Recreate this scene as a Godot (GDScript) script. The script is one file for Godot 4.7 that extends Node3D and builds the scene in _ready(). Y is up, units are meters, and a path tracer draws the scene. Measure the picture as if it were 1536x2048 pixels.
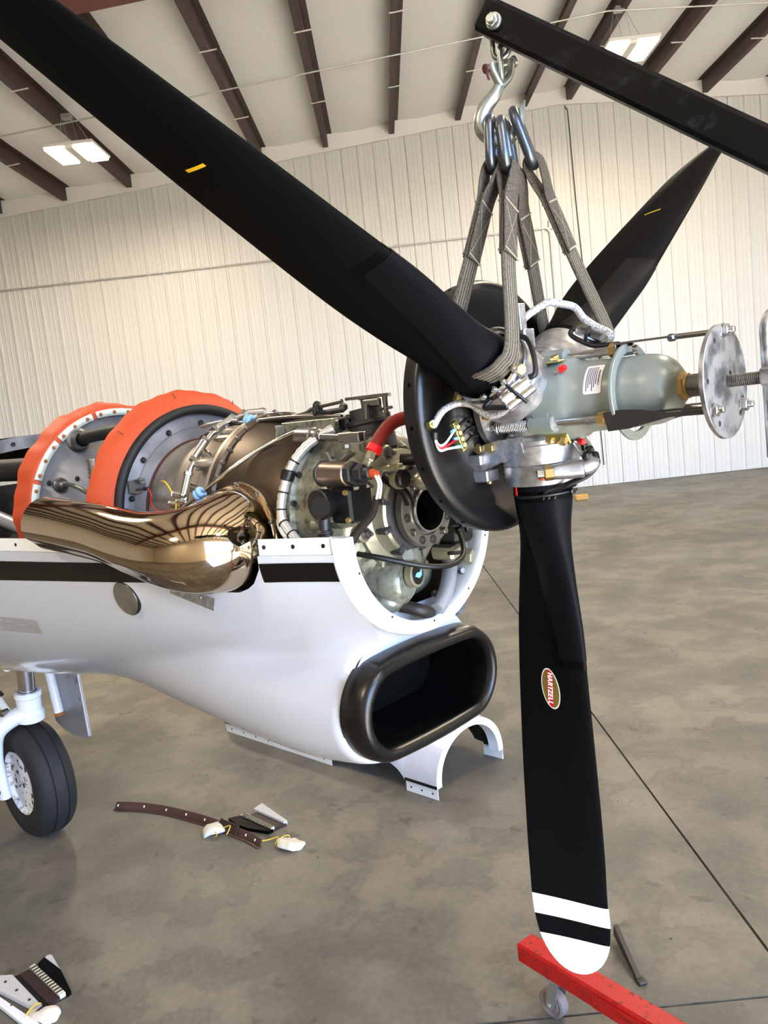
extends Node3D

# ---------------------------------------------------------------- mesh helpers
class MB:
	var st := SurfaceTool.new()
	var sg := 1
	func _init() -> void:
		st.begin(Mesh.PRIMITIVE_TRIANGLES)
	func smooth() -> void:
		sg += 1
		st.set_smooth_group(sg)
	func flat() -> void:
		st.set_smooth_group(0xFFFFFFFF)
	func tri(a: Vector3, b: Vector3, c: Vector3) -> void:
		st.add_vertex(a)
		st.add_vertex(b)
		st.add_vertex(c)
	func quad(a: Vector3, b: Vector3, c: Vector3, d: Vector3) -> void:
		tri(a, b, c)
		tri(a, c, d)
	# convex polygon turned so that it faces away from «from»
	func poly(p: Array, from: Vector3) -> void:
		var n: Vector3 = -(p[1] - p[0]).cross(p[2] - p[0])
		var mid := Vector3.ZERO
		for q in p:
			mid += q
		mid /= p.size()
		if n.dot(mid - from) < 0:
			p = p.duplicate()
			p.reverse()
		for i in range(1, p.size() - 1):
			tri(p[0], p[i], p[i + 1])
	func box(size: Vector3, t := Transform3D(), bevel := 0.0) -> MB:
		flat()
		var h := size / 2
		var b: float = minf(bevel, minf(h.x, minf(h.y, h.z)) * 0.9)
		var o: Vector3 = t.origin
		if b <= 0.0:
			for ax in 3:
				for s in [-1, 1]:
					var p := []
					for k in [[-1, -1], [1, -1], [1, 1], [-1, 1]]:
						var v := Vector3()
						v[ax] = h[ax] * s
						v[(ax + 1) % 3] = h[(ax + 1) % 3] * k[0]
						v[(ax + 2) % 3] = h[(ax + 2) % 3] * k[1]
						p.append(t * v)
					poly(p, o)
			return self
		for ax in 3:
			var u := (ax + 1) % 3
			var w := (ax + 2) % 3
			for s in [-1, 1]:
				var p := []
				for k in [[-1, -1], [1, -1], [1, 1], [-1, 1]]:
					var v := Vector3()
					v[ax] = h[ax] * s
					v[u] = (h[u] - b) * k[0]
					v[w] = (h[w] - b) * k[1]
					p.append(t * v)
				poly(p, o)
			for s in [-1, 1]:
				for r in [-1, 1]:
					var p := []
					for e in [[-1, 0], [1, 0], [1, 1], [-1, 1]]:
						var v := Vector3()
						v[ax] = (h[ax] - b) * e[0]
						v[u] = (h[u] - (b if e[1] else 0.0)) * s
						v[w] = (h[w] - (0.0 if e[1] else b)) * r
						p.append(t * v)
					poly(p, o)
		for x in [-1, 1]:
			for y in [-1, 1]:
				for z in [-1, 1]:
					var k := Vector3(x, y, z)
					poly([t * (k * Vector3(h.x, h.y - b, h.z - b)), t * (k * Vector3(h.x - b, h.y, h.z - b)), t * (k * Vector3(h.x - b, h.y - b, h.z))], o)
		return self
	func loft(rings: Array, closed := true, flip := false) -> MB:
		var n: int = rings[0].size()
		for i in rings.size() - 1:
			for j in (n if closed else n - 1):
				var k: int = (j + 1) % n
				if flip:
					quad(rings[i][j], rings[i][k], rings[i + 1][k], rings[i + 1][j])
				else:
					quad(rings[i][j], rings[i + 1][j], rings[i + 1][k], rings[i][k])
		return self
	func cap(ring: PackedVector3Array, end: bool) -> void:
		flat()
		var c := Vector3.ZERO
		for p in ring:
			c += p
		c /= ring.size()
		for j in ring.size():
			var k := (j + 1) % ring.size()
			if end:
				tri(c, ring[k], ring[j])
			else:
				tri(c, ring[j], ring[k])
	# profile of (along x, radius) turned round the x axis of t; creases where the profile bends sharply
	func lathe(prof: Array, t := Transform3D(), seg := 32, from := 0.0, to := TAU, crease := 0.6) -> MB:
		var whole := absf(to - from) > TAU - 0.001
		var rings := []
		for p in prof:
			var r := PackedVector3Array()
			for j in (seg if whole else seg + 1):
				var a := from + (to - from) * j / seg
				r.append(t * Vector3(p.x, p.y * cos(a), p.y * sin(a)))
			rings.append(r)
		smooth()
		for i in prof.size() - 1:
			if i > 0 and absf((prof[i + 1] - prof[i]).angle_to(prof[i] - prof[i - 1])) > crease:
				smooth()
			loft([rings[i], rings[i + 1]], whole)
		return self
	func cyl(a: Vector3, b: Vector3, r0: float, r1 := -1.0, seg := 16, bev := 0.0) -> MB:
		if r1 < 0:
			r1 = r0
		var l := a.distance_to(b)
		var t := MB.along(a, b)
		if bev > 0:
			lathe([Vector2(0, 0), Vector2(0, r0 - bev), Vector2(bev, r0), Vector2(l - bev, r1), Vector2(l, r1 - bev), Vector2(l, 0)], t, seg)
		else:
			lathe([Vector2(0, 0), Vector2(0, r0), Vector2(l, r1), Vector2(l, 0)], t, seg)
		return self
	func hex(a: Vector3, b: Vector3, r: float) -> MB:
		var t := MB.along(a, b)
		var l := a.distance_to(b)
		var rings := []
		for x in [[0.0, 0.9], [l * 0.12, 1.0], [l * 0.88, 1.0], [l, 0.9]]:
			var q := PackedVector3Array()
			for j in 6:
				q.append(t * Vector3(x[0], r * x[1] * cos(j * PI / 3), r * x[1] * sin(j * PI / 3)))
			rings.append(q)
		flat()
		loft(rings)
		cap(rings[0], false)
		cap(rings[3], true)
		return self
	static func along(a: Vector3, b: Vector3) -> Transform3D:
		var x := (b - a).normalized()
		var y := Vector3.UP if absf(x.y) < 0.9 else Vector3.RIGHT
		var z := x.cross(y).normalized()
		return Transform3D(Basis(x, z.cross(x), z), a)
	# a pipe along points; radii may be one number or one per point; squash makes it oval
	func tube(pts: Array, rad, seg := 10, closed := false, caps := true, squash := 1.0, up := Vector3.ZERO) -> MB:
		var n := pts.size()
		var rings := []
		var nn := Vector3.ZERO
		for i in n:
			var d: Vector3
			if closed:
				d = pts[(i + 1) % n] - pts[(i - 1 + n) % n]
			else:
				d = pts[mini(i + 1, n - 1)] - pts[maxi(i - 1, 0)]
			d = d.normalized()
			if up != Vector3.ZERO:
				nn = up
			elif nn == Vector3.ZERO:
				nn = Vector3.UP if absf(d.y) < 0.9 else Vector3.RIGHT
			nn = (nn - d * nn.dot(d)).normalized()
			var b := d.cross(nn)
			var r: float = rad[i] if rad is Array else rad
			var ring := PackedVector3Array()
			for j in seg:
				var a := TAU * j / seg
				ring.append(pts[i] + nn * cos(a) * r + b * sin(a) * r * squash)
			rings.append(ring)
		smooth()
		if closed:
			rings.append(rings[0])
		loft(rings)
		if caps and not closed:
			cap(rings[0], false)
			cap(rings[-1], true)
		return self
	# flat band: path points, half-width vectors
	func ribbon(pts: Array, half: Array, th: float) -> MB:
		var rings := []
		var n := pts.size()
		for i in n:
			var d: Vector3 = (pts[mini(i + 1, n - 1)] - pts[maxi(i - 1, 0)]).normalized()
			var w: Vector3 = half[i]
			w = w - d * w.dot(d)
			var b := d.cross(w.normalized()) * th / 2
			rings.append(PackedVector3Array([pts[i] + w * 0.86 + b, pts[i] + b * 1.15, pts[i] - w * 0.86 + b, pts[i] - w, pts[i] - w * 0.86 - b, pts[i] - b * 1.15, pts[i] + w * 0.86 - b, pts[i] + w]))
		smooth()
		loft(rings)
		cap(rings[0], false)
		cap(rings[-1], true)
		return self
	func torus(c: Vector3, axis: Vector3, R: float, r: float, seg := 32, sub := 10, from := 0.0, to := TAU) -> MB:
		var t := MB.along(c, c + axis)
		var p := []
		var whole := absf(to - from) > TAU - 0.001
		for i in (seg if whole else seg + 1):
			var a := from + (to - from) * i / seg
			p.append(t * Vector3(0, R * cos(a), R * sin(a)))
		tube(p, r, sub, whole)
		return self
	func ball(c: Vector3, r: Vector3, seg := 16) -> MB:
		var prof := []
		for i in seg / 2 + 1:
			var a := PI * i / (seg / 2)
			prof.append(Vector2(-cos(a), sin(a)))
		lathe(prof, Transform3D(Basis.from_scale(r), c), seg, 0, TAU, 3.0)
		return self
	# polygon in the xy plane of t, from z0 to z1
	func extrude(p: PackedVector2Array, z0: float, z1: float, t := Transform3D(), crease := 0.5) -> MB:
		if not Geometry2D.is_polygon_clockwise(p):
			p = p.duplicate()
			p.reverse()
		var idx := Geometry2D.triangulate_polygon(p)
		flat()
		for i in range(0, idx.size(), 3):
			var a := p[idx[i]]
			var b := p[idx[i + 1]]
			var c := p[idx[i + 2]]
			if (b - a).cross(c - a) > 0:
				var s := b
				b = c
				c = s
			tri(t * Vector3(a.x, a.y, z1), t * Vector3(b.x, b.y, z1), t * Vector3(c.x, c.y, z1))
			tri(t * Vector3(a.x, a.y, z0), t * Vector3(c.x, c.y, z0), t * Vector3(b.x, b.y, z0))
		smooth()
		var n := p.size()
		for i in n:
			var k := (i + 1) % n
			if absf((p[k] - p[i]).angle_to(p[i] - p[(i - 1 + n) % n])) > crease:
				smooth()
			quad(t * Vector3(p[i].x, p[i].y, z1), t * Vector3(p[i].x, p[i].y, z0), t * Vector3(p[k].x, p[k].y, z0), t * Vector3(p[k].x, p[k].y, z1))
		return self
	func done() -> ArrayMesh:
		st.generate_normals()
		st.index()
		return st.commit()

func V(x: float, y: float, z: float) -> Vector3:
	return Vector3(x, y, z)

func mb() -> MB:
	return MB.new()

# commits a shape as one named mesh under parent
func obj(called: String, m, material: Material, parent: Node = null) -> MeshInstance3D:
	var o := MeshInstance3D.new()
	o.name = called
	o.mesh = m.done() if m is MB else m
	o.material_override = material
	(parent if parent else self).add_child(o, true)
	return o

func numbered(called: String) -> String:
	if not has_node(called):
		return called
	var i := 1
	while has_node("%s_%03d" % [called, i]):
		i += 1
	return "%s_%03d" % [called, i]

func part(called: String, m, material: Material, parent: Node, label := "") -> MeshInstance3D:
	var n := called
	var i := 0
	while parent.has_node(n):
		i += 1
		n = "%s_%03d" % [called, i]
	var o := obj(n, m, material, parent)
	if label:
		o.set_meta("label", label)
	return o

func thing(called: String, label: String, category: String, at := Vector3.ZERO, group := "") -> Node3D:
	var o := Node3D.new()
	o.name = numbered(called)
	add_child(o)
	o.position = at
	tag(o, label, category, group)
	return o

func tag(o: Node, label: String, category: String, group := "") -> void:
	o.set_meta("label", label)
	o.set_meta("category", category)
	if group:
		o.set_meta("group", group)

func smooth_path(p: Array, per := 6) -> Array:
	var out := []
	var n := p.size()
	for i in n - 1:
		for k in per:
			out.append(p[i].cubic_interpolate(p[i + 1], p[maxi(i - 1, 0)], p[mini(i + 2, n - 1)], float(k) / per))
	out.append(p[n - 1])
	return out

func smooth_num(p: Array, per := 6) -> Array:
	var out := []
	var n := p.size()
	for i in n - 1:
		for k in per:
			out.append(cubic_interpolate(p[i], p[i + 1], p[maxi(i - 1, 0)], p[mini(i + 2, n - 1)], float(k) / per))
	out.append(p[n - 1])
	return out

# value at x on a smooth curve through knots [[x, y], ...] with x rising
func curve(k: Array, x: float) -> float:
	if x <= k[0][0]:
		return k[0][1]
	for i in k.size() - 1:
		if x <= k[i + 1][0]:
			var h: float = k[i + 1][0] - k[i][0]
			var s: float = (k[i + 1][1] - k[i][1]) / h
			var m0: float = s
			var m1: float = s
			if i > 0:
				var sp: float = (k[i][1] - k[i - 1][1]) / (k[i][0] - k[i - 1][0])
				m0 = 0.0 if sp * s <= 0 else 2.0 * sp * s / (sp + s)
			if i + 2 < k.size():
				var sn: float = (k[i + 2][1] - k[i + 1][1]) / (k[i + 2][0] - k[i + 1][0])
				m1 = 0.0 if sn * s <= 0 else 2.0 * sn * s / (sn + s)
			var t: float = (x - k[i][0]) / h
			return k[i][1] * (2 * t * t * t - 3 * t * t + 1) + h * m0 * (t * t * t - 2 * t * t + t) + k[i + 1][1] * (3 * t * t - 2 * t * t * t) + h * m1 * (t * t * t - t * t)
	return k[-1][1]

# ---------------------------------------------------------------- materials
var M := {}

func mat(called: String, c: Color, rough: float, metal := 0.0, more := {}) -> StandardMaterial3D:
	var m := StandardMaterial3D.new()
	m.resource_name = called
	m.albedo_color = c
	m.roughness = rough
	m.metallic = metal
	for k in more:
		m.set(k, more[k])
	M[called] = m
	return m

func noise(freq: float, oct := 4, s := 1, type := FastNoiseLite.TYPE_SIMPLEX_SMOOTH) -> FastNoiseLite:
	var n := FastNoiseLite.new()
	n.noise_type = type
	n.frequency = freq
	n.fractal_octaves = oct
	n.seed = s
	return n

func ramp(stops: Array) -> Gradient:
	var g := Gradient.new()
	var o := PackedFloat32Array()
	var c := PackedColorArray()
	for s in stops:
		o.append(s[0])
		c.append(s[1])
	g.offsets = o
	g.colors = c
	return g

func ntex(n: FastNoiseLite, size: int, g: Gradient = null, bump := 0.0) -> NoiseTexture2D:
	var t := NoiseTexture2D.new()
	t.width = size
	t.height = size
	t.seamless = true
	t.noise = n
	if g:
		t.color_ramp = g
	if bump > 0:
		t.as_normal_map = true
		t.bump_strength = bump
	return t

func tri_tex(m: StandardMaterial3D, t: Texture2D, scale: float, world := true) -> void:
	m.albedo_texture = t
	m.uv1_triplanar = true
	m.uv1_world_triplanar = world
	m.uv1_scale = Vector3.ONE * scale

func grey(v: float) -> Color:
	return Color(v, v, v)

func materials() -> void:
	# concrete: trowel marks, cloudy stains and grit worked out in one picture of 7 m
	var size := 2048
	var a := noise(0.0035, 5, 11)
	a.domain_warp_enabled = true
	a.domain_warp_amplitude = 60
	a.domain_warp_frequency = 0.006
	var b := noise(0.011, 5, 23)
	b.domain_warp_enabled = true
	b.domain_warp_amplitude = 40
	b.domain_warp_frequency = 0.012
	var c := noise(0.12, 3, 5)
	var d := noise(0.02, 4, 77)
	var ia := a.get_seamless_image(size, size).get_data()
	var ib := b.get_seamless_image(size, size).get_data()
	var ic := c.get_seamless_image(size, size).get_data()
	var id := d.get_seamless_image(size, size).get_data()
	var bytes := PackedByteArray()
	bytes.resize(size * size * 3)
	for i in size * size:
		var va := ia[i] / 255.0
		var vb := ib[i] / 255.0
		var vc := ic[i] / 255.0
		var vd := id[i] / 255.0
		var t := 0.5 + (va - 0.5) * 0.62 + (vb - 0.5) * 0.62
		t = clampf(t, 0.0, 1.0)
		var edge := smoothstep(0.075, 0.0, absf(vb - 0.44)) * 0.045 * smoothstep(0.35, 0.6, va)
		var spot := smoothstep(0.22, 0.12, vd) * 0.09
		var l := 0.44 + 0.15 * smoothstep(0.1, 0.9, t) - edge - spot + (vc - 0.5) * 0.06 + (ib[(i * 3) % (size * size)] / 255.0 - 0.5) * 0.03
		bytes[i * 3] = int(clampf(l * (1.02 + 0.02 * t), 0, 1) * 255)
		bytes[i * 3 + 1] = int(clampf(l * 0.99, 0, 1) * 255)
		bytes[i * 3 + 2] = int(clampf(l * (0.932 - 0.045 * t), 0, 1) * 255)
	var concrete := mat("concrete", Color(0.785, 0.78, 0.76), 0.6)
	tri_tex(concrete, ImageTexture.create_from_image(Image.create_from_data(size, size, false, Image.FORMAT_RGB8, bytes)), 1.0 / 7.0)
	concrete.roughness_texture = ntex(noise(0.01, 4, 9), 512, ramp([[0.0, grey(0.62)], [1.0, grey(1.0)]]))
	concrete.metallic_specular = 0.42
	mat("joint", Color(0.2, 0.18, 0.16), 0.95)
	mat("wall_paint", Color(0.84, 0.825, 0.79), 0.42)
	mat("trim_paint", Color(0.9, 0.88, 0.84), 0.5)
	mat("vinyl", Color(0.965, 0.955, 0.94), 0.6, 0, {"normal_enabled": true, "normal_texture": ntex(noise(0.02, 3, 3), 256, null, 2.0), "normal_scale": 0.3, "uv1_triplanar": true, "uv1_world_triplanar": true, "uv1_scale": Vector3.ONE * 0.8})
	mat("primer", Color(0.255, 0.17, 0.145), 0.55)
	mat("rafter_red", Color(0.42, 0.2, 0.17), 0.55)
	mat("galvanized", Color(0.72, 0.72, 0.7), 0.4, 0.8)
	mat("conduit_metal", Color(0.78, 0.77, 0.74), 0.4, 0.4)
	mat("white_strap", Color(0.86, 0.84, 0.8), 0.5)
	mat("lamp_lens", Color(1, 0.98, 0.9), 0.4, 0, {"emission_enabled": true, "emission": Color(1, 0.94, 0.82), "emission_energy_multiplier": 3.0})
	# blades and backplate
	mat("blade_black", Color(0.062, 0.062, 0.063), 0.55, 0, {"metallic_specular": 0.08})
	mat("boot_black", Color(0.06, 0.064, 0.072), 0.44, 0, {"metallic_specular": 0.16})
	mat("gloss_black", Color(0.035, 0.035, 0.037), 0.35, 0, {"metallic_specular": 0.16})
	mat("backplate_black", Color(0.05, 0.05, 0.052), 0.36, 0, {"metallic_specular": 0.5})
	mat("paint_white", Color(0.95, 0.95, 0.95), 0.3)
	mat("yellow", Color(0.95, 0.78, 0.08), 0.4)
	mat("decal_gold", Color(0.46, 0.4, 0.16), 0.4)
	mat("decal_red", Color(0.83, 0.12, 0.13), 0.35)
	# metals
	var brush := ntex(noise(0.02, 4, 31), 256, ramp([[0.2, grey(0.78)], [0.8, grey(1.0)]]))
	var alu := mat("aluminium", Color(0.84, 0.84, 0.85), 0.36, 0.9)
	tri_tex(alu, brush, 9.0, false)
	mat("polished", Color(0.82, 0.82, 0.83), 0.16, 1.0)
	mat("machined", Color(0.74, 0.74, 0.75), 0.36, 0.9)
	var plate := mat("plate_metal", Color(0.74, 0.74, 0.74), 0.42, 0.8)
	tri_tex(plate, ntex(noise(0.012, 5, 8), 256, ramp([[0.2, grey(0.58)], [0.55, grey(0.95)], [1, grey(1)]])), 6.0, false)
	mat("steel", Color(0.52, 0.51, 0.5), 0.35, 0.95)
	mat("bright_steel", Color(0.8, 0.8, 0.8), 0.22, 1.0)
	mat("dark_steel", Color(0.25, 0.25, 0.25), 0.45, 0.7)
	mat("link_steel", Color(0.38, 0.4, 0.43), 0.36, 0.9)
	mat("hook_zinc", Color(0.66, 0.68, 0.66), 0.34, 0.9)
	mat("brass", Color(0.72, 0.62, 0.4), 0.34, 0.85)
	mat("gold_pin", Color(0.72, 0.68, 0.42), 0.35, 0.9)
	mat("grey_green", Color(0.5, 0.53, 0.51), 0.34, 0, {"metallic_specular": 0.5})
	mat("orange_seal", Color(0.74, 0.275, 0.105), 0.6)
	mat("red_cap", Color(0.9, 0.08, 0.1), 0.4)
	mat("rubber", Color(0.06, 0.062, 0.065), 0.6)
	mat("black_plastic", Color(0.04, 0.04, 0.042), 0.4)
	mat("wire_black", Color(0.05, 0.05, 0.05), 0.45)
	var braid := mat("braid", Color(0.9, 0.9, 0.9), 0.45, 0.35)
	tri_tex(braid, ntex(noise(0.06, 2, 12), 256, ramp([[0.3, grey(0.62)], [0.6, grey(1)]])), 14.0, false)
	mat("white_wire", Color(0.93, 0.92, 0.92), 0.5)
	mat("blue_sleeve", Color(0.5, 0.75, 0.9), 0.4)
	mat("red_wire", Color(0.75, 0.08, 0.12), 0.45)
	mat("ink", Color(0.08, 0.1, 0.3), 0.5)
	# sling webbing and hoist
	var web := mat("webbing", Color(0.36, 0.34, 0.31), 0.9)
	tri_tex(web, ntex(noise(0.045, 4, 41), 512, ramp([[0.2, Color(0.52, 0.5, 0.47)], [0.5, Color(0.86, 0.84, 0.8)], [0.8, Color(1.0, 0.98, 0.93)]])), 9.0, true)
	web.normal_enabled = true
	web.normal_texture = ntex(noise(0.15, 3, 4), 256, null, 4.0)
	web.normal_scale = 0.5
	mat("stitch", Color(0.58, 0.55, 0.48), 0.9)
	var boom := mat("boom_paint", Color(0.06, 0.06, 0.063), 0.5, 0, {"metallic_specular": 0.25})
	tri_tex(boom, ntex(noise(0.014, 5, 51), 512, ramp([[0.0, grey(0.2)], [0.55, grey(0.26)], [0.72, grey(0.34)], [0.8, grey(0.9)], [0.86, grey(0.4)]])), 3.0, true)
	boom.albedo_color = Color(0.15, 0.15, 0.155)
	var red := mat("hoist_red", Color(0.72, 0.09, 0.08), 0.38)
	tri_tex(red, ntex(noise(0.02, 5, 61), 512, ramp([[0.12, Color(0.45, 0.4, 0.4)], [0.3, Color(0.95, 0.9, 0.9)], [1.0, Color(1, 1, 1)]])), 4.0, true)
	# aircraft
	mat("cowl_white", Color(0.785, 0.795, 0.82), 0.2, 0, {"clearcoat_enabled": true, "clearcoat": 0.5, "clearcoat_roughness": 0.06})
	mat("lip_white", Color(0.93, 0.93, 0.92), 0.35)
	mat("stripe_black", Color(0.025, 0.025, 0.027), 0.16)
	var liner := mat("liner", Color(0.2, 0.2, 0.2), 0.55, 0.3)
	tri_tex(liner, ntex(noise(0.012, 5, 71), 256, ramp([[0.25, grey(0.45)], [0.6, grey(1.0)], [0.9, grey(1.9)]])), 3.0, false)
	mat("inlet_black", Color(0.035, 0.033, 0.032), 0.3)
	mat("inlet_inside", Color(0.025, 0.025, 0.025), 0.85, 0, {"metallic_specular": 0.15})
	mat("exhaust_gold", Color(0.74, 0.66, 0.555), 0.07, 1.0)
	mat("exhaust_seam", Color(0.7, 0.6, 0.48), 0.2, 1.0)
	var hot := mat("hot_metal", Color(0.36, 0.315, 0.275), 0.42, 0.85)
	tri_tex(hot, ntex(noise(0.008, 5, 81), 256, ramp([[0.2, Color(0.62, 0.58, 0.56)], [0.5, Color(0.95, 0.93, 0.9)], [0.8, Color(1, 1, 1)]])), 2.5, false)
	var gas := mat("case_metal", Color(0.66, 0.64, 0.6), 0.42, 0.4)
	tri_tex(gas, ntex(noise(0.008, 5, 82), 256, ramp([[0.2, Color(0.6, 0.56, 0.5)], [0.6, Color(1, 0.98, 0.95)]])), 3.0, false)
	var sheet := mat("sheet_metal", Color(0.6, 0.6, 0.61), 0.45, 0.35)
	tri_tex(sheet, ntex(noise(0.01, 4, 83), 256, ramp([[0.2, grey(0.72)], [0.7, grey(1)]])), 2.5, false)
	var gear := mat("gearbox_paint", Color(0.56, 0.565, 0.52), 0.34, 0.35)
	tri_tex(gear, ntex(noise(0.02, 5, 84), 512, ramp([[0.1, Color(0.5, 0.46, 0.4)], [0.34, Color(0.86, 0.85, 0.8)], [0.6, Color(1, 1, 0.98)]])), 4.0, false)
	gear.normal_enabled = true
	gear.normal_texture = ntex(noise(0.04, 4, 85), 256, null, 3.0)
	gear.normal_scale = 0.35
	mat("canister_metal", Color(0.52, 0.455, 0.41), 0.36, 0.85)
	mat("cast_dark", Color(0.27, 0.27, 0.285), 0.4, 0.4)
	mat("olive_cast", Color(0.6, 0.585, 0.5), 0.32, 0.5)
	mat("shaft_steel", Color(0.5, 0.485, 0.46), 0.34, 0.8)
	mat("zinc_strip", Color(0.8, 0.82, 0.76), 0.45)
	mat("red_hose", Color(0.55, 0.13, 0.09), 0.6)
	mat("brown_sleeve", Color(0.13, 0.1, 0.09), 0.5)
	mat("cable_tan", Color(0.6, 0.45, 0.25), 0.6)
	mat("foil_tape", Color(0.85, 0.84, 0.82), 0.3, 0.6)
	mat("blue_clamp", Color(0.56, 0.74, 0.9), 0.5)
	mat("seal_red", Color(0.3, 0.1, 0.1), 0.6)
	mat("tire", Color(0.12, 0.12, 0.124), 0.7)
	mat("gear_white", Color(0.9, 0.91, 0.93), 0.3)
	var chip := mat("wheel_chipped", Color(0.94, 0.95, 0.96), 0.4)
	tri_tex(chip, ntex(noise(0.03, 3, 91), 256, ramp([[0.27, Color(0.12, 0.12, 0.11)], [0.3, Color(1, 1, 1)]])), 3.5, false)
	mat("grey_paint", Color(0.6, 0.61, 0.63), 0.35, 0.3)
	mat("rust", Color(0.6, 0.36, 0.18), 0.8)
	# loose things
	mat("brown_strip", Color(0.3, 0.2, 0.16), 0.5)
	mat("panel_brown", Color(0.19, 0.125, 0.105), 0.5)
	mat("panel_white", Color(0.74, 0.74, 0.74), 0.45)
	mat("cloth", Color(0.84, 0.82, 0.76), 0.85)
	mat("string", Color(0.88, 0.72, 0.25), 0.8)
	mat("wood", Color(0.8, 0.6, 0.33), 0.7)
	mat("caster_grey", Color(0.48, 0.44, 0.43), 0.55)

# ---------------------------------------------------------------- scene
const SHAFT := 1.297
var airplane: Node3D
var prop: Node3D

func _ready() -> void:
	var cam := Camera3D.new()
	cam.name = "camera"
	cam.fov = 63.47
	cam.near = 0.05
	cam.far = 200
	var p := deg_to_rad(7.2)
	var y := deg_to_rad(0.85)
	var r := deg_to_rad(6.2)
	var fwd := V(-sin(y) * cos(p), -sin(p), -cos(y) * cos(p))
	var lr := fwd.cross(Vector3.UP).normalized()
	var lu := lr.cross(fwd)
	cam.transform = Transform3D(Basis(lr * cos(r) - lu * sin(r), lr * sin(r) + lu * cos(r), -fwd), V(0, 1.5, 0))
	add_child(cam)
	cam.current = true
	var env := Environment.new()
	var sky := Sky.new()
	var sm := ProceduralSkyMaterial.new()
	sm.sky_top_color = Color(0.56, 0.73, 1.0)
	sm.sky_horizon_color = Color(0.82, 0.91, 1.0)
	sm.ground_bottom_color = Color(0.55, 0.53, 0.5)
	sm.ground_horizon_color = Color(0.7, 0.69, 0.67)
	sm.sky_energy_multiplier = 2.3
	sm.ground_energy_multiplier = 1.6
	sky.sky_material = sm
	env.background_mode = Environment.BG_SKY
	env.sky = sky
	env.tonemap_mode = Environment.TONE_MAPPER_LINEAR
	env.tonemap_exposure = 2.8
	env.sdfgi_enabled = true
	env.ssao_enabled = true
	env.ssil_enabled = true
	var we := WorldEnvironment.new()
	we.name = "environment"
	we.environment = env
	add_child(we)
	var sun := DirectionalLight3D.new()
	sun.name = "sun"
	sun.light_color = Color(1.0, 0.98, 0.955)
	sun.light_energy = 21.0
	sun.light_angular_distance = 0.6
	sun.shadow_enabled = true
	add_child(sun)
	sun.look_at_from_position(V(1.5, 7, 6.6), Vector3.ZERO)
	materials()
	room()
	lamps()
	wall_fittings()
	build_airplane()
	build_propeller()
	build_puller()
	build_hoist()
	build_slings()
	floor_things()

# ---------------------------------------------------------------- the hangar
const WEST := -9.0
const EAST := 14.0
const NORTH := -12.3
const SOUTH := 3.6
const RIDGE := 2.85

func eave(x: float) -> float:      # underside of the trim along the gable
	return 5.425 - (0.0845 * (RIDGE - x) if x < RIDGE else 0.059 * (x - RIDGE))

func structure(o: Node) -> Node:
	o.set_meta("kind", "structure")
	return o

func prism(m: MB, pts: Array, z0: float, z1: float, t := Transform3D()) -> void:
	m.extrude(PackedVector2Array(pts), z0, z1, t)

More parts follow.
